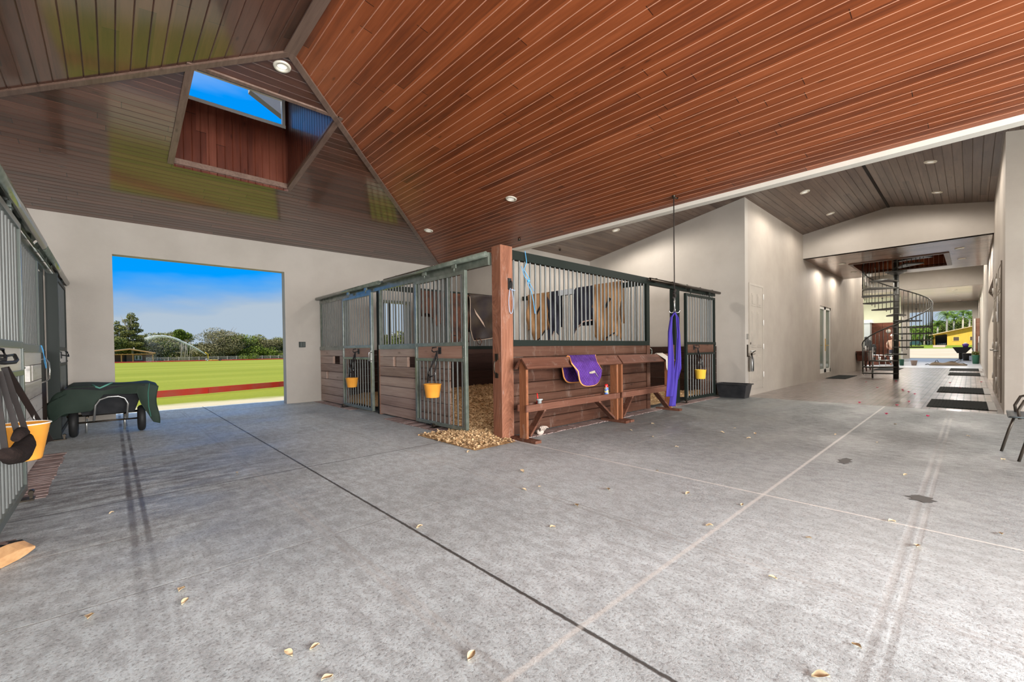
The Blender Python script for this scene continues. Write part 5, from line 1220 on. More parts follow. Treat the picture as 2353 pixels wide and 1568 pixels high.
# cabinets, white cabinet, bins, and the rest of the far bay
cb = thing('wooden_cabinet', (34.6, 3.7, 0), 'tall dark wooden cabinet behind the staircase', 'cabinet')
MB().box(34.6, 3.05, 0, 35.4, 4.35, 2.55).build('body', M_DW, cb, bevel=.01)
for yy in (3.07, 3.71): MB().box(34.57, yy, .1, 34.6, yy+.62, 2.48).build('door', M_DW, cb)
tag(MB().lathe([(.001, 0), (.12, 0), (.125, .015), (.001, .02)], (0, 0, 0), 20).build('round_plaque', mat('pale plaque', (.34, .31, .26), .6)), 'round pale plaque hanging on the dark cabinet door', 'plaque')
pq = bpy.data.objects['round_plaque']; pq.rotation_euler = (0, -PI/2, 0); pq.location = (34.56, 3.42, 2.02)
wc = thing('grey_cabinet', (33.8, 4.75, 0), 'grey cabinet with a white top at the left edge of the far bay', 'cabinet')
MB().box(33.8, 4.2, 0, 34.5, 5.4, 2.55).build('body', mat('grey panel', (.28, .30, .29), .5), wc); MB().box(33.75, 4.1, 2.55, 34.55, 5.5, 2.72).build('cornice', M_WHITE, wc)
for i, (yy, h) in enumerate(((4.15, 1.5), (3.95, 1.25), (4.3, 1.7))):
    t_ = tag((lambda q: ([q.tube([(33.3, yy+.10*math.sin(t*PI/5+j)*(1-.1*j), h-.02-(.22+.05*j)*(1-math.cos(t*PI/5))) for t in range(10)], .016, 5, closed=True) for j in range(6)], q.tube([(33.3, yy, .5), (33.32, yy+.02, h)], .03, 8))[1])(MB()).build('tack_bundle', M_BLACK, off=(33.3, yy, .5)), 'black bridle bundle hanging on the tack stand beside the grey cabinet', 'tack', 'black tack behind the staircase')
tag(MB().box(33.15, 3.75, 0, 33.6, 4.6, .55).box(33.1, 3.7, .5, 33.65, 4.65, .56).build('tack_box', M_DW, off=(33.4, 4.2, 0)), 'low dark tack trunk under the hanging bridles', 'trunk')
q = MB()
for k in range(4): q.tube([(31.9+.1*k, 3.0+.28*k, 0), (32.0+.1*k, 3.05+.28*k, .62)], .016, 6)
q.tube([(31.9, 2.95, .60), (32.3, 4.0, .62)], .02, 6).box(31.9, 2.95, .28, 32.3, 4.0, .31)
tag(q.build('metal_rack', M_GALV, off=(32.1, 3.4, 0)), 'low metal rack holding boots behind the staircase', 'rack')
for i in range(4):
    y_ = 3.05+i*.25; tag(MB().ball((32.1, y_, .36), .07, 8, (1.6, .7, .7)).tube([(32.06, y_, .37), (32.05, y_, .5)], [.05, .055], 8).build('boot', M_BLACK if i % 2 else M_WHITE, off=(32.1, y_, .32)), 'dark boot on the low metal rack' if i % 2 else 'white boot on the low metal rack', 'boot', 'dark boots on the metal rack' if i % 2 else 'white boots on the metal rack')
tag(MB().lathe([(.001, 0), (.09, 0), (.11, .34), (.12, .36), (.001, .35)], (33.0, 2.70, 0), 16).build('green_bin', mat('dark green plastic', (.03, .09, .06), .45), off=(33.0, 2.70, 0)), 'small green bin right behind the staircase pole', 'bin')
q = MB(); [q.box(46.0, yy, 0, 46.25, yy+.16, 3.4) for yy in (3.72,)]; q.box(40, 4.02, 0, 40.2, 4.2, 3.3)
struct(q.build('pillar', M_WHITE), 'white posts left of the far doorway')
tag(MB().lathe([(.001, 0), (.10, 0), (.15, .27), (.165, .285), (.145, .28), (.09, .02), (.001, .02)], (33.4, 2.21, 0), 20).build('basket', mat('taupe plastic', (.30, .22, .18), .6), off=(33.4, 2.25, 0)), 'small taupe tub on the floor in the middle of the far aisle', 'tub')
rm = thing('rolled_carpet', (34.3, .95, 0), 'brown rolled groundsheet with rope loops lying across the far aisle', 'groundsheet')
MB().sheet(lambda u, v: (34.3-.35*math.cos(PI*v), 1.60-1.45*u, .005+.21*math.sin(PI*v)*(math.sin(PI*min(1, max(0, u*1.02)))**.35)*(.8+.25*math.sin(u*13))), 30, 12, .02).build('cloth', mat('brown sheeting', (.13, .10, .07), .8, bump=.6, bscale=12), rm)
MB().tube([(34.1, 1.42, .05), (34.1, 1.36, .25), (34.1, 1.30, .30), (34.1, 1.25, .18)], .015, 6).tube([(34.1, 1.78, .03), (34.1, 1.68, .07), (34.1, 1.6, .03)], .02, 6).tube([(34.1, .8, .2), (34.1, .6, .22), (34.1, .45, .34), (34.1, .35, .26), (34.1, .5, .18), (34.1, .3, .14), (34.1, .12, .04)], .015, 6).build('rope', M_ROPE, rm)
# far barrow with a bucket
wb = thing('wheelbarrow', (47, .45, 0), 'dark barrow loaded with a purple bucket in the far doorway', 'wheelbarrow')
q = MB(); b_ = [(46.4, .25, .5), (47.6, .25, .5), (47.6, .70, .5), (46.4, .70, .5)]; tt = [(46.2, -.08, .95), (48.0, -.08, .95), (48.0, .95, .95), (46.2, .95, .95)]
for i in range(4): q.poly([b_[i], b_[(i+1) % 4], tt[(i+1) % 4], tt[i]])
q.poly(b_); q.build('tray', M_TUB, wb)
q = MB(); wheel(q, (46.8, .52, .2), .2, .12, (0, 1, 0)); q.build('wheel', M_BLACK, wb)
MB().box(46.7, .42, .05, 47.3, .62, .55).build('support', M_TUB, wb)
MB().tube([(46.6, -.05, .85), (46.4, -.15, .65), (46.2, -.2, .45)], .025, 6).build('handle', M_GALV, wb)
tag(MB().lathe([(.001, 0), (.13, 0), (.19, .27), (.17, .27), (.001, .25)], (46.8, .27, .92), 18).build('bucket', mat('purple plastic', (.10, .05, .30), .4), off=(46.8, .27, .92)), 'purple bucket riding in the far barrow', 'bucket')
tag(MB().ball((46.8, .27, 1.22), .11, 10, (1, 1, .6)).build('white_rag', M_WHITE, off=(46.8, .27, 1.18)), 'white rag bunched on top of the purple bucket', 'rag')
tag(MB().lathe([(.001, 0), (.20, 0), (.25, .5), (.27, .52), (.24, .52), (.19, .03), (.001, .03)], (44.6, .18, 0), 22).build('muck_tub', M_TUB, off=(44.6, .18, 0)), 'black round muck tub in front of the far barrow', 'tub')
tag(MB().tube([(44.0, 0.0, .1), (44.0, -.24, 1.32)], .03, 8).box(43.9, -.1, .05, 44.1, .08, .35).build('muck_shovel', mat('blue-grey shovel', (.30, .36, .48), .5), off=(44, 0, .1)), 'blue-handled shovel leaning by the far doorway', 'shovel')
bc = thing('brown_cabinet', (40.2, -.35, 0), 'tall brown cupboard standing by the right wall at the aisle end', 'cupboard')
MB().box(40.0, YR+.01, 0, 40.8, -.20, 2.80).build('body', M_KICK, bc, bevel=.01); MB().box(39.95, -.20, 0, 40.5, -.13, 2.78).build('pale_side', M_WHITE, bc)
tag(MB().lathe([(.001, 0), (.13, 0), (.16, .5), (.175, .52), (.001, .5)], (37.6, -.2, 0), 20).build('green_bin', mat('green plastic bin', (.05, .17, .11), .4), off=(37.6, -.2, 0)), 'green plastic bin with leaves in it beside the brown cupboard', 'bin')
q = MB(); random.seed(2)
for i in range(120):
    c = Vector((37.6+random.gauss(0, .07), -.2+random.gauss(0, .08), .54+random.random()*.18)); a = Matrix.Rotation(random.random()*6, 3, 'Z') @ Matrix.Rotation(random.random()*3, 3, 'X'); q.poly([c+a@Vector(v) for v in ((-.03, -.05, 0), (.03, -.05, 0), (0, .07, 0))])
tag(q.build('potted_plant', M_F2, off=(37.6, -.2, .5)), 'small leafy plant poking out of the green bin', 'plant')
for i, (yy, zz, an) in enumerate(((-.44, 1.65, .2), (-.40, 1.25, .1), (-.42, 1.0, .3))):
    tag(MB().tube([(38.6+i*.4, -.33, 0.02), (38.7+i*.4, yy+.1, zz)], .022, 6).box(38.5+i*.4, -.37, .02, 38.7+i*.4, -.25, .22).build('garden_tool', M_BRONZE if i else M_GALV, off=(38.6+i*.4, -.3, 0)), 'stable fork or broom leaning on the right wall beside the green bin', 'garden tool', 'tools by the green bin')
# person behind the staircase
pn = thing('person', (32.6, 3.02, 0), 'person in a tan shirt, dark trousers and pale cap standing behind the staircase', 'person')
def skin(name, pts, edges, rad, m, parent, lev=2):
    me = bpy.data.meshes.new(name); lc = Vector(parent.location); me.from_pydata([tuple(Vector(p)-lc) for p in pts], edges, []); o_ = bpy.data.objects.new(name, me); COL.objects.link(o_); o_.parent = parent
    md = o_.modifiers.new('skin', 'SKIN'); md.use_smooth_shade = True
    for i, r in enumerate(rad): me.skin_vertices[0].data[i].radius = (r, r) if not isinstance(r, tuple) else r
    me.skin_vertices[0].data[0].use_root = True
    sb = o_.modifiers.new('sub', 'SUBSURF'); sb.levels = lev; sb.render_levels = lev; me.materials.append(m); return o_
px, py = 32.6, 3.02
M_SKIN = mat('skin', (.36, .18, .12), .6)
bp_ = [(px, py, .95), (px, py, 1.15), (px, py, 1.35), (px, py, 1.48), (px-.01, py, 1.56), (px-.02, py, 1.66),
       (px-.02, py+.19, 1.40), (px-.06, py+.25, 1.14), (px-.24, py+.22, 1.02), (px-.32, py+.20, 1.01), (px-.02, py-.19, 1.40), (px-.05, py-.25, 1.14), (px-.22, py-.2, 1.03), (px-.3, py-.18, 1.02),
       (px, py+.09, .88), (px-.02, py+.10, .48), (px+.02, py+.10, .08), (px-.10, py+.10, .04), (px, py-.09, .88), (px, py-.10, .48), (px+.03, py-.10, .08), (px-.09, py-.10, .04)]
be = [(0, 1), (1, 2), (2, 3), (3, 4), (4, 5), (2, 6), (6, 7), (7, 8), (8, 9), (2, 10), (10, 11), (11, 12), (12, 13), (0, 14), (14, 15), (15, 16), (16, 17), (0, 18), (18, 19), (19, 20), (20, 21)]
br = [(.13, .16), (.12, .15), (.13, .17), .06, .055, .085, .055, .045, .035, .022, .055, .045, .035, .022, .09, .065, .045, .04, .09, .065, .045, .04]
skin('body', bp_, be, br, M_SKIN, pn)
skin('shirt', [(px, py, .93), (px, py, 1.15), (px, py, 1.36), (px, py, 1.46), (px-.02, py+.20, 1.39), (px-.05, py+.25, 1.18), (px-.02, py-.20, 1.39), (px-.04, py-.25, 1.18)], [(0, 1), (1, 2), (2, 3), (2, 4), (4, 5), (2, 6), (6, 7)], [(.16, .19), (.15, .18), (.155, .20), .08, .08, .065, .08, .065], mat('tan shirt', (.50, .33, .24), .8), pn)
skin('trousers', [(px, py, .95), (px, py, .86), (px, py+.10, .80), (px-.02, py+.10, .48), (px+.02, py+.10, .12), (px, py-.10, .80), (px, py-.10, .48), (px+.03, py-.10, .12)], [(0, 1), (1, 2), (2, 3), (3, 4), (1, 5), (5, 6), (6, 7)], [(.15, .17), (.14, .17), .105, .08, .06, .105, .08, .06], mat('dark trousers', (.035, .035, .045), .8), pn)
q = MB().ball((px-.03, py, 1.67), .11, 12, (1, .85, 1.15)).ball((px-.135, py, 1.65), .018, 6); q.ball((px-.11, py+.035, 1.68), .014, 6).ball((px-.11, py-.035, 1.68), .014, 6); q.build('head', M_SKIN, pn)
MB().ball((px+.03, py, 1.66), .105, 10, (.9, .9, 1)).build('hair', M_BRONZE, pn)
q = MB().lathe([(.118, 0), (.12, .04), (.10, .09), (.05, .115), (.001, .12)], (px-.02, py, 1.70), 16); q.lathe([(.1, 0), (.19, -.02), (.19, -.012), (.1, .012)], (px-.05, py, 1.715), 14, 1, .75); q.build('cap', mat('pale cap', (.62, .58, .50), .7), pn)
for sg in (1, -1):
    hc = Vector((px-.34, py+.19*sg, 1.01)); q = MB().ball(hc, .04, 8, (1.1, .6, .9))
    for f in range(4): q.tube([hc+Vector((-.02, .018*(f-1.5), -.005)), hc+Vector((-.065, .019*(f-1.5), -.02)), hc+Vector((-.07-.006*(1-abs(f-1.5)), .018*(f-1.5), -.05))], [.010, .009, .007], 6)
    q.tube([hc+Vector((.0, -.03*sg, .0)), hc+Vector((-.035, -.045*sg, .012)), hc+Vector((-.06, -.04*sg, .005))], [.012, .010, .008], 6); q.build('hand', M_SKIN, pn)

# dry leaves and petals
random.seed(21)
leafq = MB(); n = 6
leafq.sheet(lambda u, v: (.035*(u-.5)*2, .021*math.sin(PI*u)*(v-.5)*2, .006+.012*abs((v-.5)*2)**1.5+.006*math.sin(u*5)), 8, 4)
lo_ = leafq.build('dry_leaf', M_LEAF); lmesh = lo_.data; bpy.data.objects.remove(lo_)
LEAF = [(417, 1358), (425, 1386), (206, 1421), (663, 1506), (723, 1490), (752, 1562), (256, 1180+0), (1776, 1330), (1858, 1238), (2108, 1258), (2050, 1200), (2300, 1229), (1705, 1162), (1270, 1213), (1325, 1164), (1398, 1127), (1580, 1136), (1630, 1210), (1510, 1083), (1555, 1028), (1450, 990), (1500, 975), (1660, 995), (1735, 998), (2057, 976), (2225, 1003), (2305, 1058), (2080, 1093), (1920, 1000), (2015, 1018), (1240, 1120), (1200, 1085), (964, 1213), (1076, 1040), (545, 1088), (1083, 1512), (1968, 1487), (1886, 1560), (1720, 1008), (1688, 985), (1500, 1005), (1205, 1127)]
def floor_at(px_, py_, z=0):
    d = R_*((px_-1176.5)/FPX) - U_*((py_-784-32.59)/FPX) + fw; t = (z-CAMZ)/d.z; return Vector((0, 0, CAMZ))+d*t
for i, (a, b) in enumerate(LEAF):
    p = floor_at(a, b); o_ = bpy.data.objects.new('dry_leaf', lmesh); COL.objects.link(o_); o_.location = (p.x, p.y, .001); o_.rotation_euler = (0, 0, random.random()*6.3); s_ = random.uniform(.45, .9); o_.scale = (s_,)*3
    tag(o_, 'small dry tan leaf lying on the grey concrete', 'leaf', 'dry leaves scattered on the concrete')
pm = MB(); 
for k in range(4): pm.sheet(lambda u, v: (.035*u*math.cos(k*1.57+(v-.5)), .035*u*math.sin(k*1.57+(v-.5)), .004+.03*u*u), 4, 3)
po = pm.build('pink_petal', M_PETAL); pmesh = po.data; bpy.data.objects.remove(po)
for i, (a, b) in enumerate([(2089, 925), (2061, 933), (2132, 958), (2037, 953), (2075, 900), (2088, 902), (2102, 907), (2183, 881), (2206, 893), (2255, 879), (2074, 897), (1990, 879), (2016, 892), (1975, 927), (2059, 877)]):
    p = floor_at(a, b); o_ = bpy.data.objects.new('pink_petal', pmesh); COL.objects.link(o_); o_.location = (p.x, p.y, .001); o_.rotation_euler = (0, 0, i); o_.scale = (.75,)*3
    tag(o_, 'crumpled magenta flower head fallen on the aisle floor', 'flower', 'magenta petals fallen in the aisle')
# dark spots on the slab
for i, (a, b, w, h, lb) in enumerate(((1942, 1060, .14, .05, 'long dark stain on the slab, the farther one'), (2117, 1147, .09, .075, 'round dark stain on the slab beside the tooled joint'))):
    p = floor_at(a, b); q = MB(); q.poly([(p.x+w*math.cos(k*PI/8)*(1+.3*math.sin(k*2.3)), p.y+h*math.sin(k*PI/8)*(1+.3*math.cos(k*3.1)), .0025) for k in range(16)]); tag(q.build('floor_stain', mat('dark stain', (.07, .065, .06), .6), off=(p.x, p.y, 0)), lb, 'stain')

# ================================================================== OUTSIDE THE BIG DOORWAY
def zo(y): return 0 if y < 30 else -1.31*(y-30)/130   # the field falls away gently
q = MB(); ys = [11.62, 14, 18, 30, 60, 100, 160, 260]; xs = [-150, -60, -20, -8, 0, 4, 8, 16, 30, 60, 120, 220]
for i in range(len(ys)-1):
    for j in range(len(xs)-1): q.poly([(xs[j], ys[i], zo(ys[i])-.03), (xs[j+1], ys[i], zo(ys[i])-.03), (xs[j+1], ys[i+1], zo(ys[i+1])-.03), (xs[j], ys[i+1], zo(ys[i+1])-.03)])
struct(q.build('lawn', M_GRASS), 'wide green mown field beyond the big doorway')
struct(MB().box(-60, -80, -.4, 7.0, YE, -.01).box(-60, YE, -.4, XL-.2, 11.6, -.05).build('ground', mat('pale yard concrete', (.50, .48, .45), .9)))
# red boards along the field edge
bb = [((-2.0, 14.2), (2.05, 15.35)), ((2.06, 15.36), (4.15, 16.15)), ((4.16, 16.16), (7.8, 17.4))]
for i, (a, b) in enumerate(bb):
    q = MB(); q.beam((a[0], a[1], .09), (b[0], b[1], .09), .03, .18)
    tag(q.build('field_board', M_RED, off=(a[0], a[1], 0)), ('red board on the near grass, the section behind the barrow', 'red board on the near grass, the middle section', 'red board on the near grass, the section at the right jamb')[i], 'board', 'red boards along the near edge of the field')
k2 = 160/78.
def P2(x, y, z): return (x*k2, y*k2, 1.2+(z-1.2)*k2)   # helper for far things measured at y about 78
yf = 160.
q = MB().beam((-30, yf-6, zo(154)+.15), (25, yf-6, zo(154)+.15), .05, .3)
tag(q.build('field_board', M_RED, off=(0, 154, 0)), 'long red board along the far side of the field', 'board')
tag(MB().beam((25, yf-6, zo(154)+.15), (70, yf-6, zo(154)+.15), .05, .3).build('field_board', M_RED, off=(30, 154, 0)), 'red board continuing to the right on the far side of the field', 'board')
fz = zo(158); fe = thing('rail_fence', (30, 158, fz), 'grey timber post and rail fence across the far side of the field', 'fence')
M_FEN = mat('weathered fence', (.42, .36, .32), .9)
q = MB()
for z in (.45, .85, 1.2): q.beam((7, 158, fz+z), (64, 158, fz+z), .05, .14)
q.build('rails', M_FEN, fe)
for i in range(24): MB().box(7+i*2.4, 157.9, fz-.2, 7.2+i*2.4, 158.1, fz+1.4).build('post', M_FEN, fe)
# sandy track behind the fence
struct(MB().box(-40, 159, fz-.3, 90, 166, fz+.02).build('ground', mat('pink track', (.52, .42, .36), .9)))
# pavilion
hs = thing('pavilion', (1.5, 160, zo(160)), 'low timber pavilion with a gabled porch on the far side of the field', 'pavilion')
gz = zo(160)-.1; M_HW = mat('brown plaster', (.26, .17, .12), .8); M_TIM = mat('orange timber', (.50, .26, .09), .6)
hz = gz+2.5
MB().box(3.0, 161.5, gz, 8.6, 166, hz+.1).box(-8, 165, gz, 3, 166, hz).build('walls', M_HW, hs)
q = MB(); q.hexa([(-7, 157, hz-.1), (3.6, 157, hz+1.35), (3.6, 167, hz+1.35), (-7, 167, hz-.1), (-7, 157, hz+.1), (3.6, 157, hz+1.55), (3.6, 167, hz+1.55), (-7, 167, hz+.1)]); q.hexa([(3.6, 157, hz+1.35), (9.0, 157, hz+.15), (9.0, 167, hz+.15), (3.6, 167, hz+1.35), (3.6, 157, hz+1.55), (9.0, 157, hz+.33), (9.0, 167, hz+.33), (3.6, 167, hz+1.55)]); q.build('roof', mat('pale roofing', (.58, .50, .38), .7), hs)
q = MB().beam((-6.6, 157.3, hz-.15), (8.6, 157.3, hz-.05), .15, .25).beam((-7, 157, hz-.1), (3.6, 157, hz+1.3), .12, .3).beam((3.6, 157, hz+1.3), (9, 157, hz+.15), .12, .3)
for x in [-6+i*1.0 for i in range(15)]: q.box(x, 156.7, hz-.1, x+.14, 157.6, hz+.1)
q.build('beams', M_TIM, hs)
for x in (-2.4, 1.75, 4.1, 8.3): MB().box(x, 157.4, gz, x+.25, 157.7, hz).build('post', M_TIM, hs)
w_ = MB().box(4.7, 161.4, gz+.75, 6.3, 161.5, gz+2.05).build('window', M_WHITE, hs)
MB().box(4.9, 161.36, gz+.9, 5.3, 161.42, gz+1.9).box(5.7, 161.36, gz+.9, 6.1, 161.42, gz+1.9).build('pane', M_SMOKE, w_)
MB().box(2.6, 164.9, gz, 3.0, 165.0, gz+2.2).build('door', mat('dark door', (.06, .07, .07), .5), hs)
MB().lathe([(.15, 0), (.15, .6), (.2, .62), (.001, .65)], (4.6, 162, hz+1.2), 10).build('chimney', M_GALV, hs)
tag(MB().box(8.8, 157.4, gz, 10.6, 158.6, gz+.75).build('hay_cart', mat('dark cart', (.08, .09, .08), .8), off=(9.5, 158, gz)), 'low dark crate standing right of the pavilion', 'crate')

# ---- trees
def crown(q, blobs, n, s):
    for i in range(n):
        b = random.choices(blobs, weights=[b_[3]**2*b_[4] for b_ in blobs])[0]
        while True:
            v = Vector((random.uniform(-1, 1), random.uniform(-1, 1), random.uniform(-1, 1)))
            if .25 < v.length < 1: break
        if random.random() < .6: v = v.normalized()*random.uniform(.75, 1.05)
        c = Vector((b[0]+v.x*b[3], b[1]+v.y*b[3], b[2]+v.z*b[4])); a = Matrix.Rotation(random.random()*6.3, 3, 'Z') @ Matrix.Rotation(random.random()*3.1, 3, 'X'); w = s*random.uniform(.24, .50)
        q.poly([c+a@Vector(t) for t in ((-w, -w*.6, 0), (w*.7, -w, 0), (w, w*.5, 0), (-.4*w, w, 0))])
def tree(x, y, z0, h, w, m, label, kind='round', n=1500, leaf=.28, trunk=True, group='trees beyond the field', bare=False, seed=None):
    if seed is not None: random.seed(seed)
    t_ = thing('tree', (x, y, z0), label, 'tree', group); q = MB()
    if kind == 'round': bl = [(x+random.uniform(-.3, .3)*w, y+random.uniform(-.3, .3)*w, z0+h*random.uniform(.35, .82), w*random.uniform(.22, .4), h*random.uniform(.14, .24)) for i in range(11)]
    elif kind == 'bush': bl = [(x+random.uniform(-.42, .42)*w, y+random.uniform(-.3, .3)*w, z0+h*random.uniform(.15, .62), w*random.uniform(.16, .3), h*random.uniform(.18, .36)) for i in range(14)]
    elif kind == 'pine':
        bl = []
        for i in range(16):
            k = i/15; a = i*2.4; r = w*.36*(1-k)**.75*random.uniform(.5, 1.1)
            bl.append((x+r*math.cos(a), y+r*math.sin(a), z0+h*(.28+.68*k), w*(.17*(1-k)+.085), h*.045))
    elif kind == 'tuft': bl = [(x+random.uniform(-.25, .25)*w, y, z0+h*random.uniform(.72, .92), w*.3, h*.11) for i in range(6)]
    crown(q, bl, int(n*4), leaf); q.build('crown', m, t_)
    if trunk:
        q = MB(); q.tube([(x, y, z0-.2), (x+.02*w, y, z0+h*.4), (x-.02*w, y, z0+h*.85)], [h*.022+.05, h*.016+.03, .03], 7)
        for i in range(7 if not bare else 12):
            a = random.random()*6.3; k = random.uniform(.25, .6) if not bare else random.uniform(.12, .6); q.tube([(x, y, z0+h*k), (x+w*.16*math.cos(a), y+w*.16*math.sin(a), z0+h*(k+.16)), (x+w*.3*math.cos(a), y+w*.3*math.sin(a), z0+h*(k+.36))], [h*.010+.03, h*.008+.02, .015], 6)
        q.build('trunk', M_BARK, t_)
    return t_
def at95(px_, d=195.):   # ground position at depth y=d for a picture column
    dr = R_*((px_-1176.5)/FPX) - U_*((815-784-32.59)/FPX) + fw; return dr.x/dr.y*d
def hz_(px_, py_, y):   # height of a picture row at world y
    dr = R_*((px_-1176.5)/FPX) - U_*((py_-784-32.59)/FPX) + fw; return CAMZ+dr.z/dr.y*y
gz2 = zo(185)
TR = [ # col, top row, y, width m, material, kind, label, n, leaf
 (304, 719, 188, 11, M_F2, 'pine', 'tallest tree with tiered branches left of the sprinkler', 2600, .42),
 (271, 738, 192, 9, M_F2, 'pine', 'slim leaning conifer at the left edge of the doorway view', 1400, .4),
 (262, 772, 182, 8, M_F1, 'round', 'dark tree cut by the left jamb', 1300, .4),
 (290, 775, 200, 16, M_F2, 'bush', 'olive thicket behind the pavilion', 2600, .5),
 (330, 766, 198, 17, M_F2, 'bush', 'broad olive tree mass behind the water arc, left part', 2800, .5),
 (380, 762, 202, 14, M_F2, 'round', 'rounded grey-green tree top above the water arc', 2000, .45),
 (372, 775, 190, 14, M_F3, 'bush', 'pale brush seen through the falling spray', 2200, .5),
 (402, 778, 192, 12, M_F1, 'bush', 'dark undergrowth below the water arc', 2000, .5),
 (421, 757, 186, 5.5, M_F4, 'tuft', 'small bright-crowned tree on pale stems right of the arc', 1500, .35),
 (437, 792, 196, 10, M_F1, 'bush', 'low dark bush line beside the sprinkler', 1500, .5),
 (455, 790, 194, 10, M_F4, 'bush', 'low green bush line behind the sprinkler', 1500, .5),
 (480, 782, 190, 11, M_F1, 'bush', 'dark hedge right of the sprinkler', 1700, .5),
 (512, 748, 184, 15, M_F3, 'round', 'large silvery tree with bare twisting limbs', 2600, .36),
 (500, 780, 182, 13, M_F3, 'bush', 'grey brush under the large silvery tree', 2000, .45),
 (548, 770, 188, 14, M_F4, 'round', 'bright green tree right of the silvery tree', 2300, .42),
 (560, 785, 184, 12, M_F1, 'bush', 'dark green shrub mass in the middle of the tree line', 2000, .5),
 (580, 773, 192, 9, M_F3, 'round', 'slender grey tree with a straight pale stem', 1300, .36),
 (603, 770, 190, 8, M_F2, 'round', 'upright olive tree in the right of the tree line', 1300, .36),
 (600, 790, 184, 13, M_F4, 'bush', 'rounded green shrub under the upright olive tree', 2000, .5),
 (618, 778, 186, 8, M_F3, 'round', 'forked white-barked tree near the right jamb', 1200, .33),
 (636, 778, 190, 9, M_F2, 'round', 'drooping willow-like tree near the right jamb', 1500, .36),
 (655, 772, 188, 9, M_F2, 'round', 'olive tree cut by the right jamb', 1500, .36),
 (645, 800, 182, 10, M_F1, 'bush', 'dark shrub at the foot of the right-hand trees', 1400, .5),
]
for i, (c, top, y, w, m, kd, lb, n, lf) in enumerate(TR):
    x = at95(c, y); z1_ = hz_(c, top, y); z0 = zo(y)-.1
    tree(x, y, z0, z1_-z0, w, m, lb, kd, n, lf, seed=100+i, bare=(m is M_F3))
x = at95(563, 157); bush = tag((lambda q: (crown(q, [(x+random.uniform(-3, 3), 156.5, zo(156)+random.uniform(.4, 1.4), 1.5, .9) for i in range(9)], 1600, .22), q.build('flowering_bush', M_F4, off=(x, 156.5, zo(156))))[1])(MB()), 'rounded green bush in front of the far fence', 'bush')
# many thin bare stems by the small tree
for i in range(7):
    xx = at95(415+i*4.2, 180); q = MB(); random.seed(i); zz = zo(180); q.tube([(xx, 180, zz-.2), (xx+random.uniform(-.3, .3), 180, zz+3), (xx+random.uniform(-.8, .8), 180, zz+6.5)], [.16, .12, .05], 6).tube([(xx, 180, zz+2.5), (xx+random.uniform(-1, 1), 180, zz+5.2)], [.08, .04], 5)
    tag(q.build('bare_stem', M_BARK, off=(xx, 180, zz)), 'pale leafless trunk standing below the water arc', 'tree trunk', 'pale leafless trunks below the arc')
# sprinkler and its arc of water
xs_ = at95(478, 150); zs = zo(150); sp_ = thing('field_sprinkler', (xs_, 150, zs), 'yellow wheeled gun sprinkler on the far grass', 'sprinkler')
MB().tube([(xs_, 150, zs+.3), (xs_, 150, zs+2.0), (xs_-.7, 149.5, zs+2.5)], .12, 8).tube([(xs_, 150, zs+.3), (xs_+2.6, 150, zs+.3)], .08, 6).build('riser_pipe', M_YEL, sp_)
for dx in (-.3, 2.8):
    q = MB(); wheel(q, (xs_+dx, 149.7, zs+.35), .36, .2, (0, 1, 0)); q.build('wheel', M_GALV if dx < 0 else M_BLACK, sp_)
random.seed(8); q = MB(); jet = [(473, 815), (462, 807), (450, 800), (437, 793), (420, 785), (405, 778), (390, 773), (375, 770.5), (360, 771), (348, 773), (337, 777)]
J = [Vector((at95(a, 150), 150, hz_(a, b, 150))) for a, b in jet]
def jp(t): t = min(max(t, 0), .9999)*(len(J)-1); i = int(t); return J[i].lerp(J[i+1], t-i)
for i in range(14000):
    t = random.random()**.8; c = jp(t); sp2 = .04+.55*t
    if i % 2: c = c+Vector((random.gauss(0, .3*t), random.gauss(0, 1.5*t), -abs(random.gauss(0, 1))*(1.2+5.5*t)*t)); s_ = random.uniform(.012, .026)
    else: c = c+Vector((random.gauss(0, sp2*.6), random.gauss(0, sp2), -abs(random.gauss(0, sp2*.55)))); s_ = random.uniform(.04, .08)*(1.2-.5*t)
    if c.z < zs+.1: c = Vector((c.x, c.y, zs+random.random()*1.5))
    a = Matrix.Rotation(random.random()*6, 3, 'Y') @ Matrix.Rotation(random.random()*6, 3, 'X')
    V_ = [c+a@Vector(v)*s_ for v in ((1, 0, -.6), (-.6, .9, -.6), (-.6, -.9, -.6), (0, 0, 1.1))]
    for f in ((0, 1, 2), (0, 3, 1), (1, 3, 2), (2, 3, 0)): q.poly([V_[j] for j in f])
w_ = tag(q.build('water_spray', M_WATER, off=(xs_, 150, 2)), 'white arc of water thrown over the field by the sprinkler', 'water', kind='stuff')

# ================================================================== OUTSIDE THE FAR DOORWAY (beyond x = 49)
KX = 195/130.
def PX2(y, z): return (195., y*KX, 1.2+(z-1.2)*KX)
struct(MB().box(49.25, -120, -.35, 172, 160, -.02).build('ground', M_SAND), 'pale sand yard beyond the far doorway')
q = MB(); gx = [170, 183, 196, 230, 330]; gzz = [-.02, .30, .85, 1.0, 1.3]
for i in range(4): q.poly([(gx[i], -140, gzz[i]), (gx[i+1], -140, gzz[i+1]), (gx[i+1], 200, gzz[i+1]), (gx[i], 200, gzz[i])])
struct(recalc(q.build('lawn', mat('bank grass', (.22, .30, .035), .9, 0, .1, color2=(.15, .22, .025), nscale=.25))), 'rising grass bank beyond the sand yard')
br_ = thing('yellow_barn', (195, 4, .9), 'bright yellow board barn with a sloping roof seen through the far doorway', 'barn')
q = MB(); y0b, y1b = -24, 5.3*KX; yo = 3.45*KX
def roofz(y): a = (6.198*KX, 1.2+(3.129-1.2)*KX); b = (-.185*KX, 1.2+(4.815-1.2)*KX); return a[1]+(b[1]-a[1])*(y-a[0])/(b[0]-a[0])
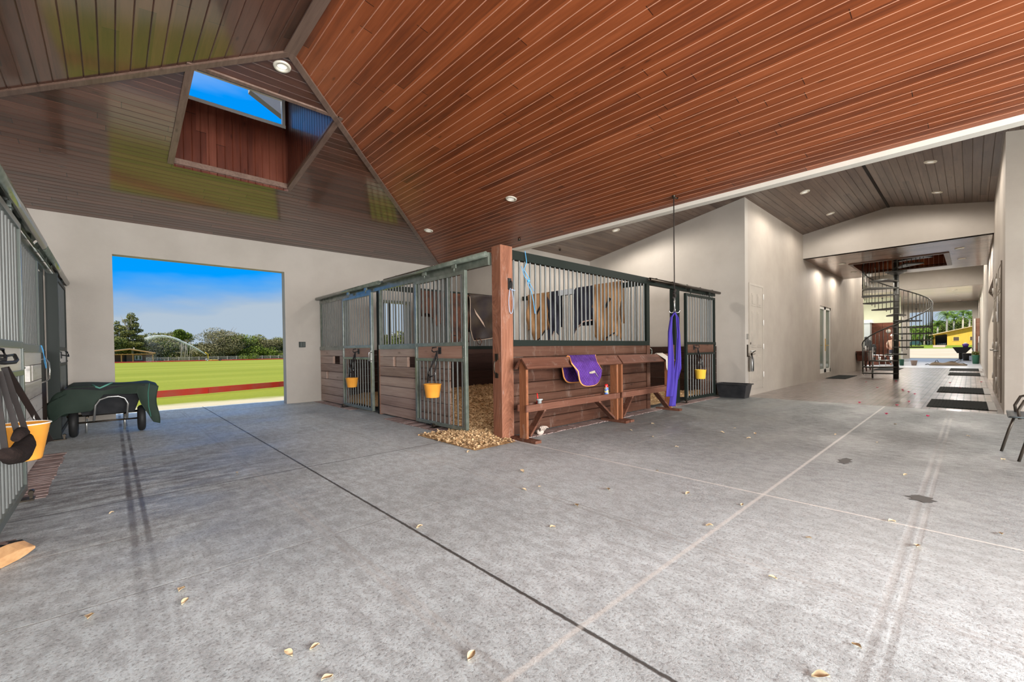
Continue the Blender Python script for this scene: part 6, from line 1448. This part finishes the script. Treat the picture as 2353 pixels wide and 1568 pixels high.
prism(q, [(y0b, .3), (yo, .3), (yo, roofz(yo)-.25), (y0b, roofz(y0b)-.25)], 'x', 195, 195.3); q.box(195, y1b-.02, .3, 195.4, y1b+.4, roofz(y1b)-.3); prism(q, [(yo, roofz(yo)-.75), (y1b, roofz(y1b)-.45), (y1b, roofz(y1b)-.2), (yo, roofz(yo)-.2)], 'x', 195, 195.2)
recalc(q.build('siding', M_YBARN, br_))
MB().box(203, -24, .3, 203.3, y1b+.4, roofz(y1b)).box(195, y1b+.1, .3, 203, y1b+.35, 3.6).box(195.3, yo-.3, .3, 203, yo, 4).build('inner_wall', mat('dim interior boards', (.22, .19, .16), .8), br_)
q = MB(); ya = 6.3*KX; q.hexa([(193.8, ya, roofz(ya)-.15), (205, ya, roofz(ya)-.15), (205, y0b, roofz(y0b)-.15), (193.8, y0b, roofz(y0b)-.15), (193.8, ya, roofz(ya)+.08), (205, ya, roofz(ya)+.08), (205, y0b, roofz(y0b)+.08), (193.8, y0b, roofz(y0b)+.08)]); recalc(q.build('roof', mat('tan roof edge', (.62, .46, .26), .7), br_))
for (ya_, yb_, za, zb_) in ((2.504, 1.70, 1.893, 2.645), (.10, -.75, 1.93, 2.66)):
    fr = MB().box(194.9, yb_*KX-.2, 1.2+(za-1.2)*KX-.2, 195.0, ya_*KX+.2, 1.2+(zb_-1.2)*KX+.2).build('window', mat('yellow frame', (.80, .50, .10), .6), br_)
    MB().box(194.85, yb_*KX, 1.2+(za-1.2)*KX, 194.92, ya_*KX, 1.2+(zb_-1.2)*KX).build('pane', mat('dark pane', (.10, .07, .05), .4), fr)
random.seed(4)
for i in range(5): tag(MB().ball((197, 5.6+i*.45, 1.2), .5, 8, (1, .8, .8)).build('feed_sack', mat('dark sack', (.05, .06, .07), .8), off=(197, 5.6+i*.45, .9)), 'dark bundle stored in the open bay of the yellow barn', 'bundle', 'bundles in the open barn bay')
struct(MB().box(180, yo+.0, -.0, 195, y1b-.2, .88).build('ground', mat('barn ramp', (.62, .46, .38), .9)))
# parked car far left on the grass
cx_, cyy = 192., 8.9*KX-1.2; car = thing('car', (cx_, cyy+1, .6), 'dark green car parked on the grass left of the yellow barn', 'car')
q = MB(); prism(q, [(cyy-1.2, 1.0), (cyy+2.2, 1.0), (cyy+2.3, 1.5), (cyy+1.7, 1.7), (cyy+1.2, 2.25), (cyy-.6, 2.3), (cyy-1.2, 1.6)], 'x', cx_, cx_+1.7); recalc(q.build('body', mat('dark green paint', (.03, .07, .07), .3, coat=.6), car, bevel=.05))
for yy in (cyy-.6, cyy+1.6):
    q = MB(); wheel(q, (cx_, yy, 1.0), .34, .2, (1, 0, 0)); q.build('wheel', M_BLACK, car)
# palms and broadleaf trees behind the barn
def palm(x, y, z0, h, label, n=16, fl=3.2, seed=0, group='palms behind the barn'):
    random.seed(seed); t_ = thing('palm_tree', (x, y, z0), label, 'palm', group)
    MB().tube([(x, y, z0-.5), (x+.1, y+.1, z0+h*.5), (x, y, z0+h*.86)], [.34, .26, .22], 10).build('trunk', mat('pale palm trunk', (.55, .47, .38), .8), t_)
    MB().tube([(x, y, z0+h*.84), (x, y, z0+h*.93), (x, y, z0+h)], [.24, .20, .06], 8).build('crownshaft', M_PALM, t_)
    q = MB(); top = Vector((x, y, z0+h*.95))
    for i in range(n):
        a = i*2.4+random.random()*.4; el = random.uniform(.1, 1.2); L_ = fl*random.uniform(.85, 1.15); pts = []
        for j in range(9):
            k = j/8; r = L_*k*math.cos(el)*(1-.12*k); pts.append(top+Vector((r*math.cos(a), r*math.sin(a), L_*k*math.sin(el)-L_*.75*k*k)))
        q.tube(pts, .03, 4)
        sd = Vector((-math.sin(a), math.cos(a), 0))
        for j in range(1, 9):
            for s_ in (-1, 1):
                for e_ in (0, .5):
                    p = pts[j-1].lerp(pts[j], e_); ll = .75*(1-abs(j/8-.45)); d_n = (pts[j]-pts[j-1]).normalized(); tip = p+sd*s_*ll+d_n*.25-Vector((0, 0, ll*.55)); q.poly([p-d_n*.07, p+d_n*.09, tip])
    q.build('fronds', M_PALM, t_); return t_
def atx(px_, X): d = R_*((px_-1176.5)/FPX) - U_*((790-784-32.59)/FPX) + fw; return d.y/d.x*X
def hx_(px_, py_, X): d = R_*((px_-1176.5)/FPX) - U_*((py_-784-32.59)/FPX) + fw; return CAMZ+d.z/d.x*X
PL = [(2176, 716, 215, 'palm straight above the middle of the barn roof', 5.5), (2213, 708, 222, 'tallest palm at the right of the far doorway', 6), (2192, 722, 225, 'palm between the two tallest behind the barn', 5.5), (2155, 738, 218, 'palm left of the barn roof peak line', 5), (2140, 752, 225, 'lower palm above the barn eave', 4.5), (2228, 715, 215, 'palm cut by the right jamb of the far doorway', 6),
      (2093, 752, 200, 'palm with a bare trunk at the far left of the doorway', 4.5), (2124, 757, 202, 'palm with a thick pale trunk on the grass', 4.5), (2133, 770, 206, 'short palm beside the barn eave', 4), (2113, 764, 214, 'palm behind the parked car', 4)]
for i, (c, r_, X, lb, fl) in enumerate(PL):
    y = atx(c, X); z1_ = hx_(c, r_, X); palm(X, y, .8, z1_-.8-fl*.15, lb, 20, fl, seed=i)
for i, (c, r_, X, w, m, lb) in enumerate(((2165, 740, 235, 16, M_F1, 'dark broadleaf tree behind the barn palms, middle'), (2200, 733, 238, 20, M_F1, 'dark broadleaf tree behind the barn palms, right'), (2232, 728, 240, 18, M_F4, 'bright broadleaf tree at the right jamb behind the barn'), (2135, 748, 236, 16, M_F4, 'bright broadleaf tree behind the barn palms, left'), (2100, 752, 240, 20, M_F4, 'green tree seen through the stair balusters'), (2110, 775, 245, 26, M_F1, 'low hedge line behind the parked car'))):
    y = atx(c, X); tree(X, y, .8, hx_(c, r_, X)-.8, w, m, lb, 'round' if i < 5 else 'bush', 2600, .5, seed=300+i, group='broadleaf trees behind the barn')
for i, (c, r_, X, w, m) in enumerate(((878, 757, 60, 9, M_F2), (905, 760, 62, 9, M_F4), (935, 758, 60, 9, M_F2))):
    y = 60.; dr = R_*((c-1176.5)/FPX) - U_*((r_-784-32.59)/FPX) + fw; x = dr.x/dr.y*y*1.0; z1_ = CAMZ+dr.z/dr.y*y
    tree(x, y, -.3, z1_+.3, w, m, 'tree seen through the stall window behind the bars', 'bush', 1500, .3, seed=400+i, group='trees seen through the stall window')
# the steel mullions of the stall window
q = MB()
for xx in (5.38, 5.56, 5.74, 5.92): q.tube([(xx, YW+.08, WZ_0), (xx, YW+.08, WZ_1)], .02, 6)
gr_ = q.build('window_grille', M_METAL); struct(gr_); gr_.name = 'window_3'
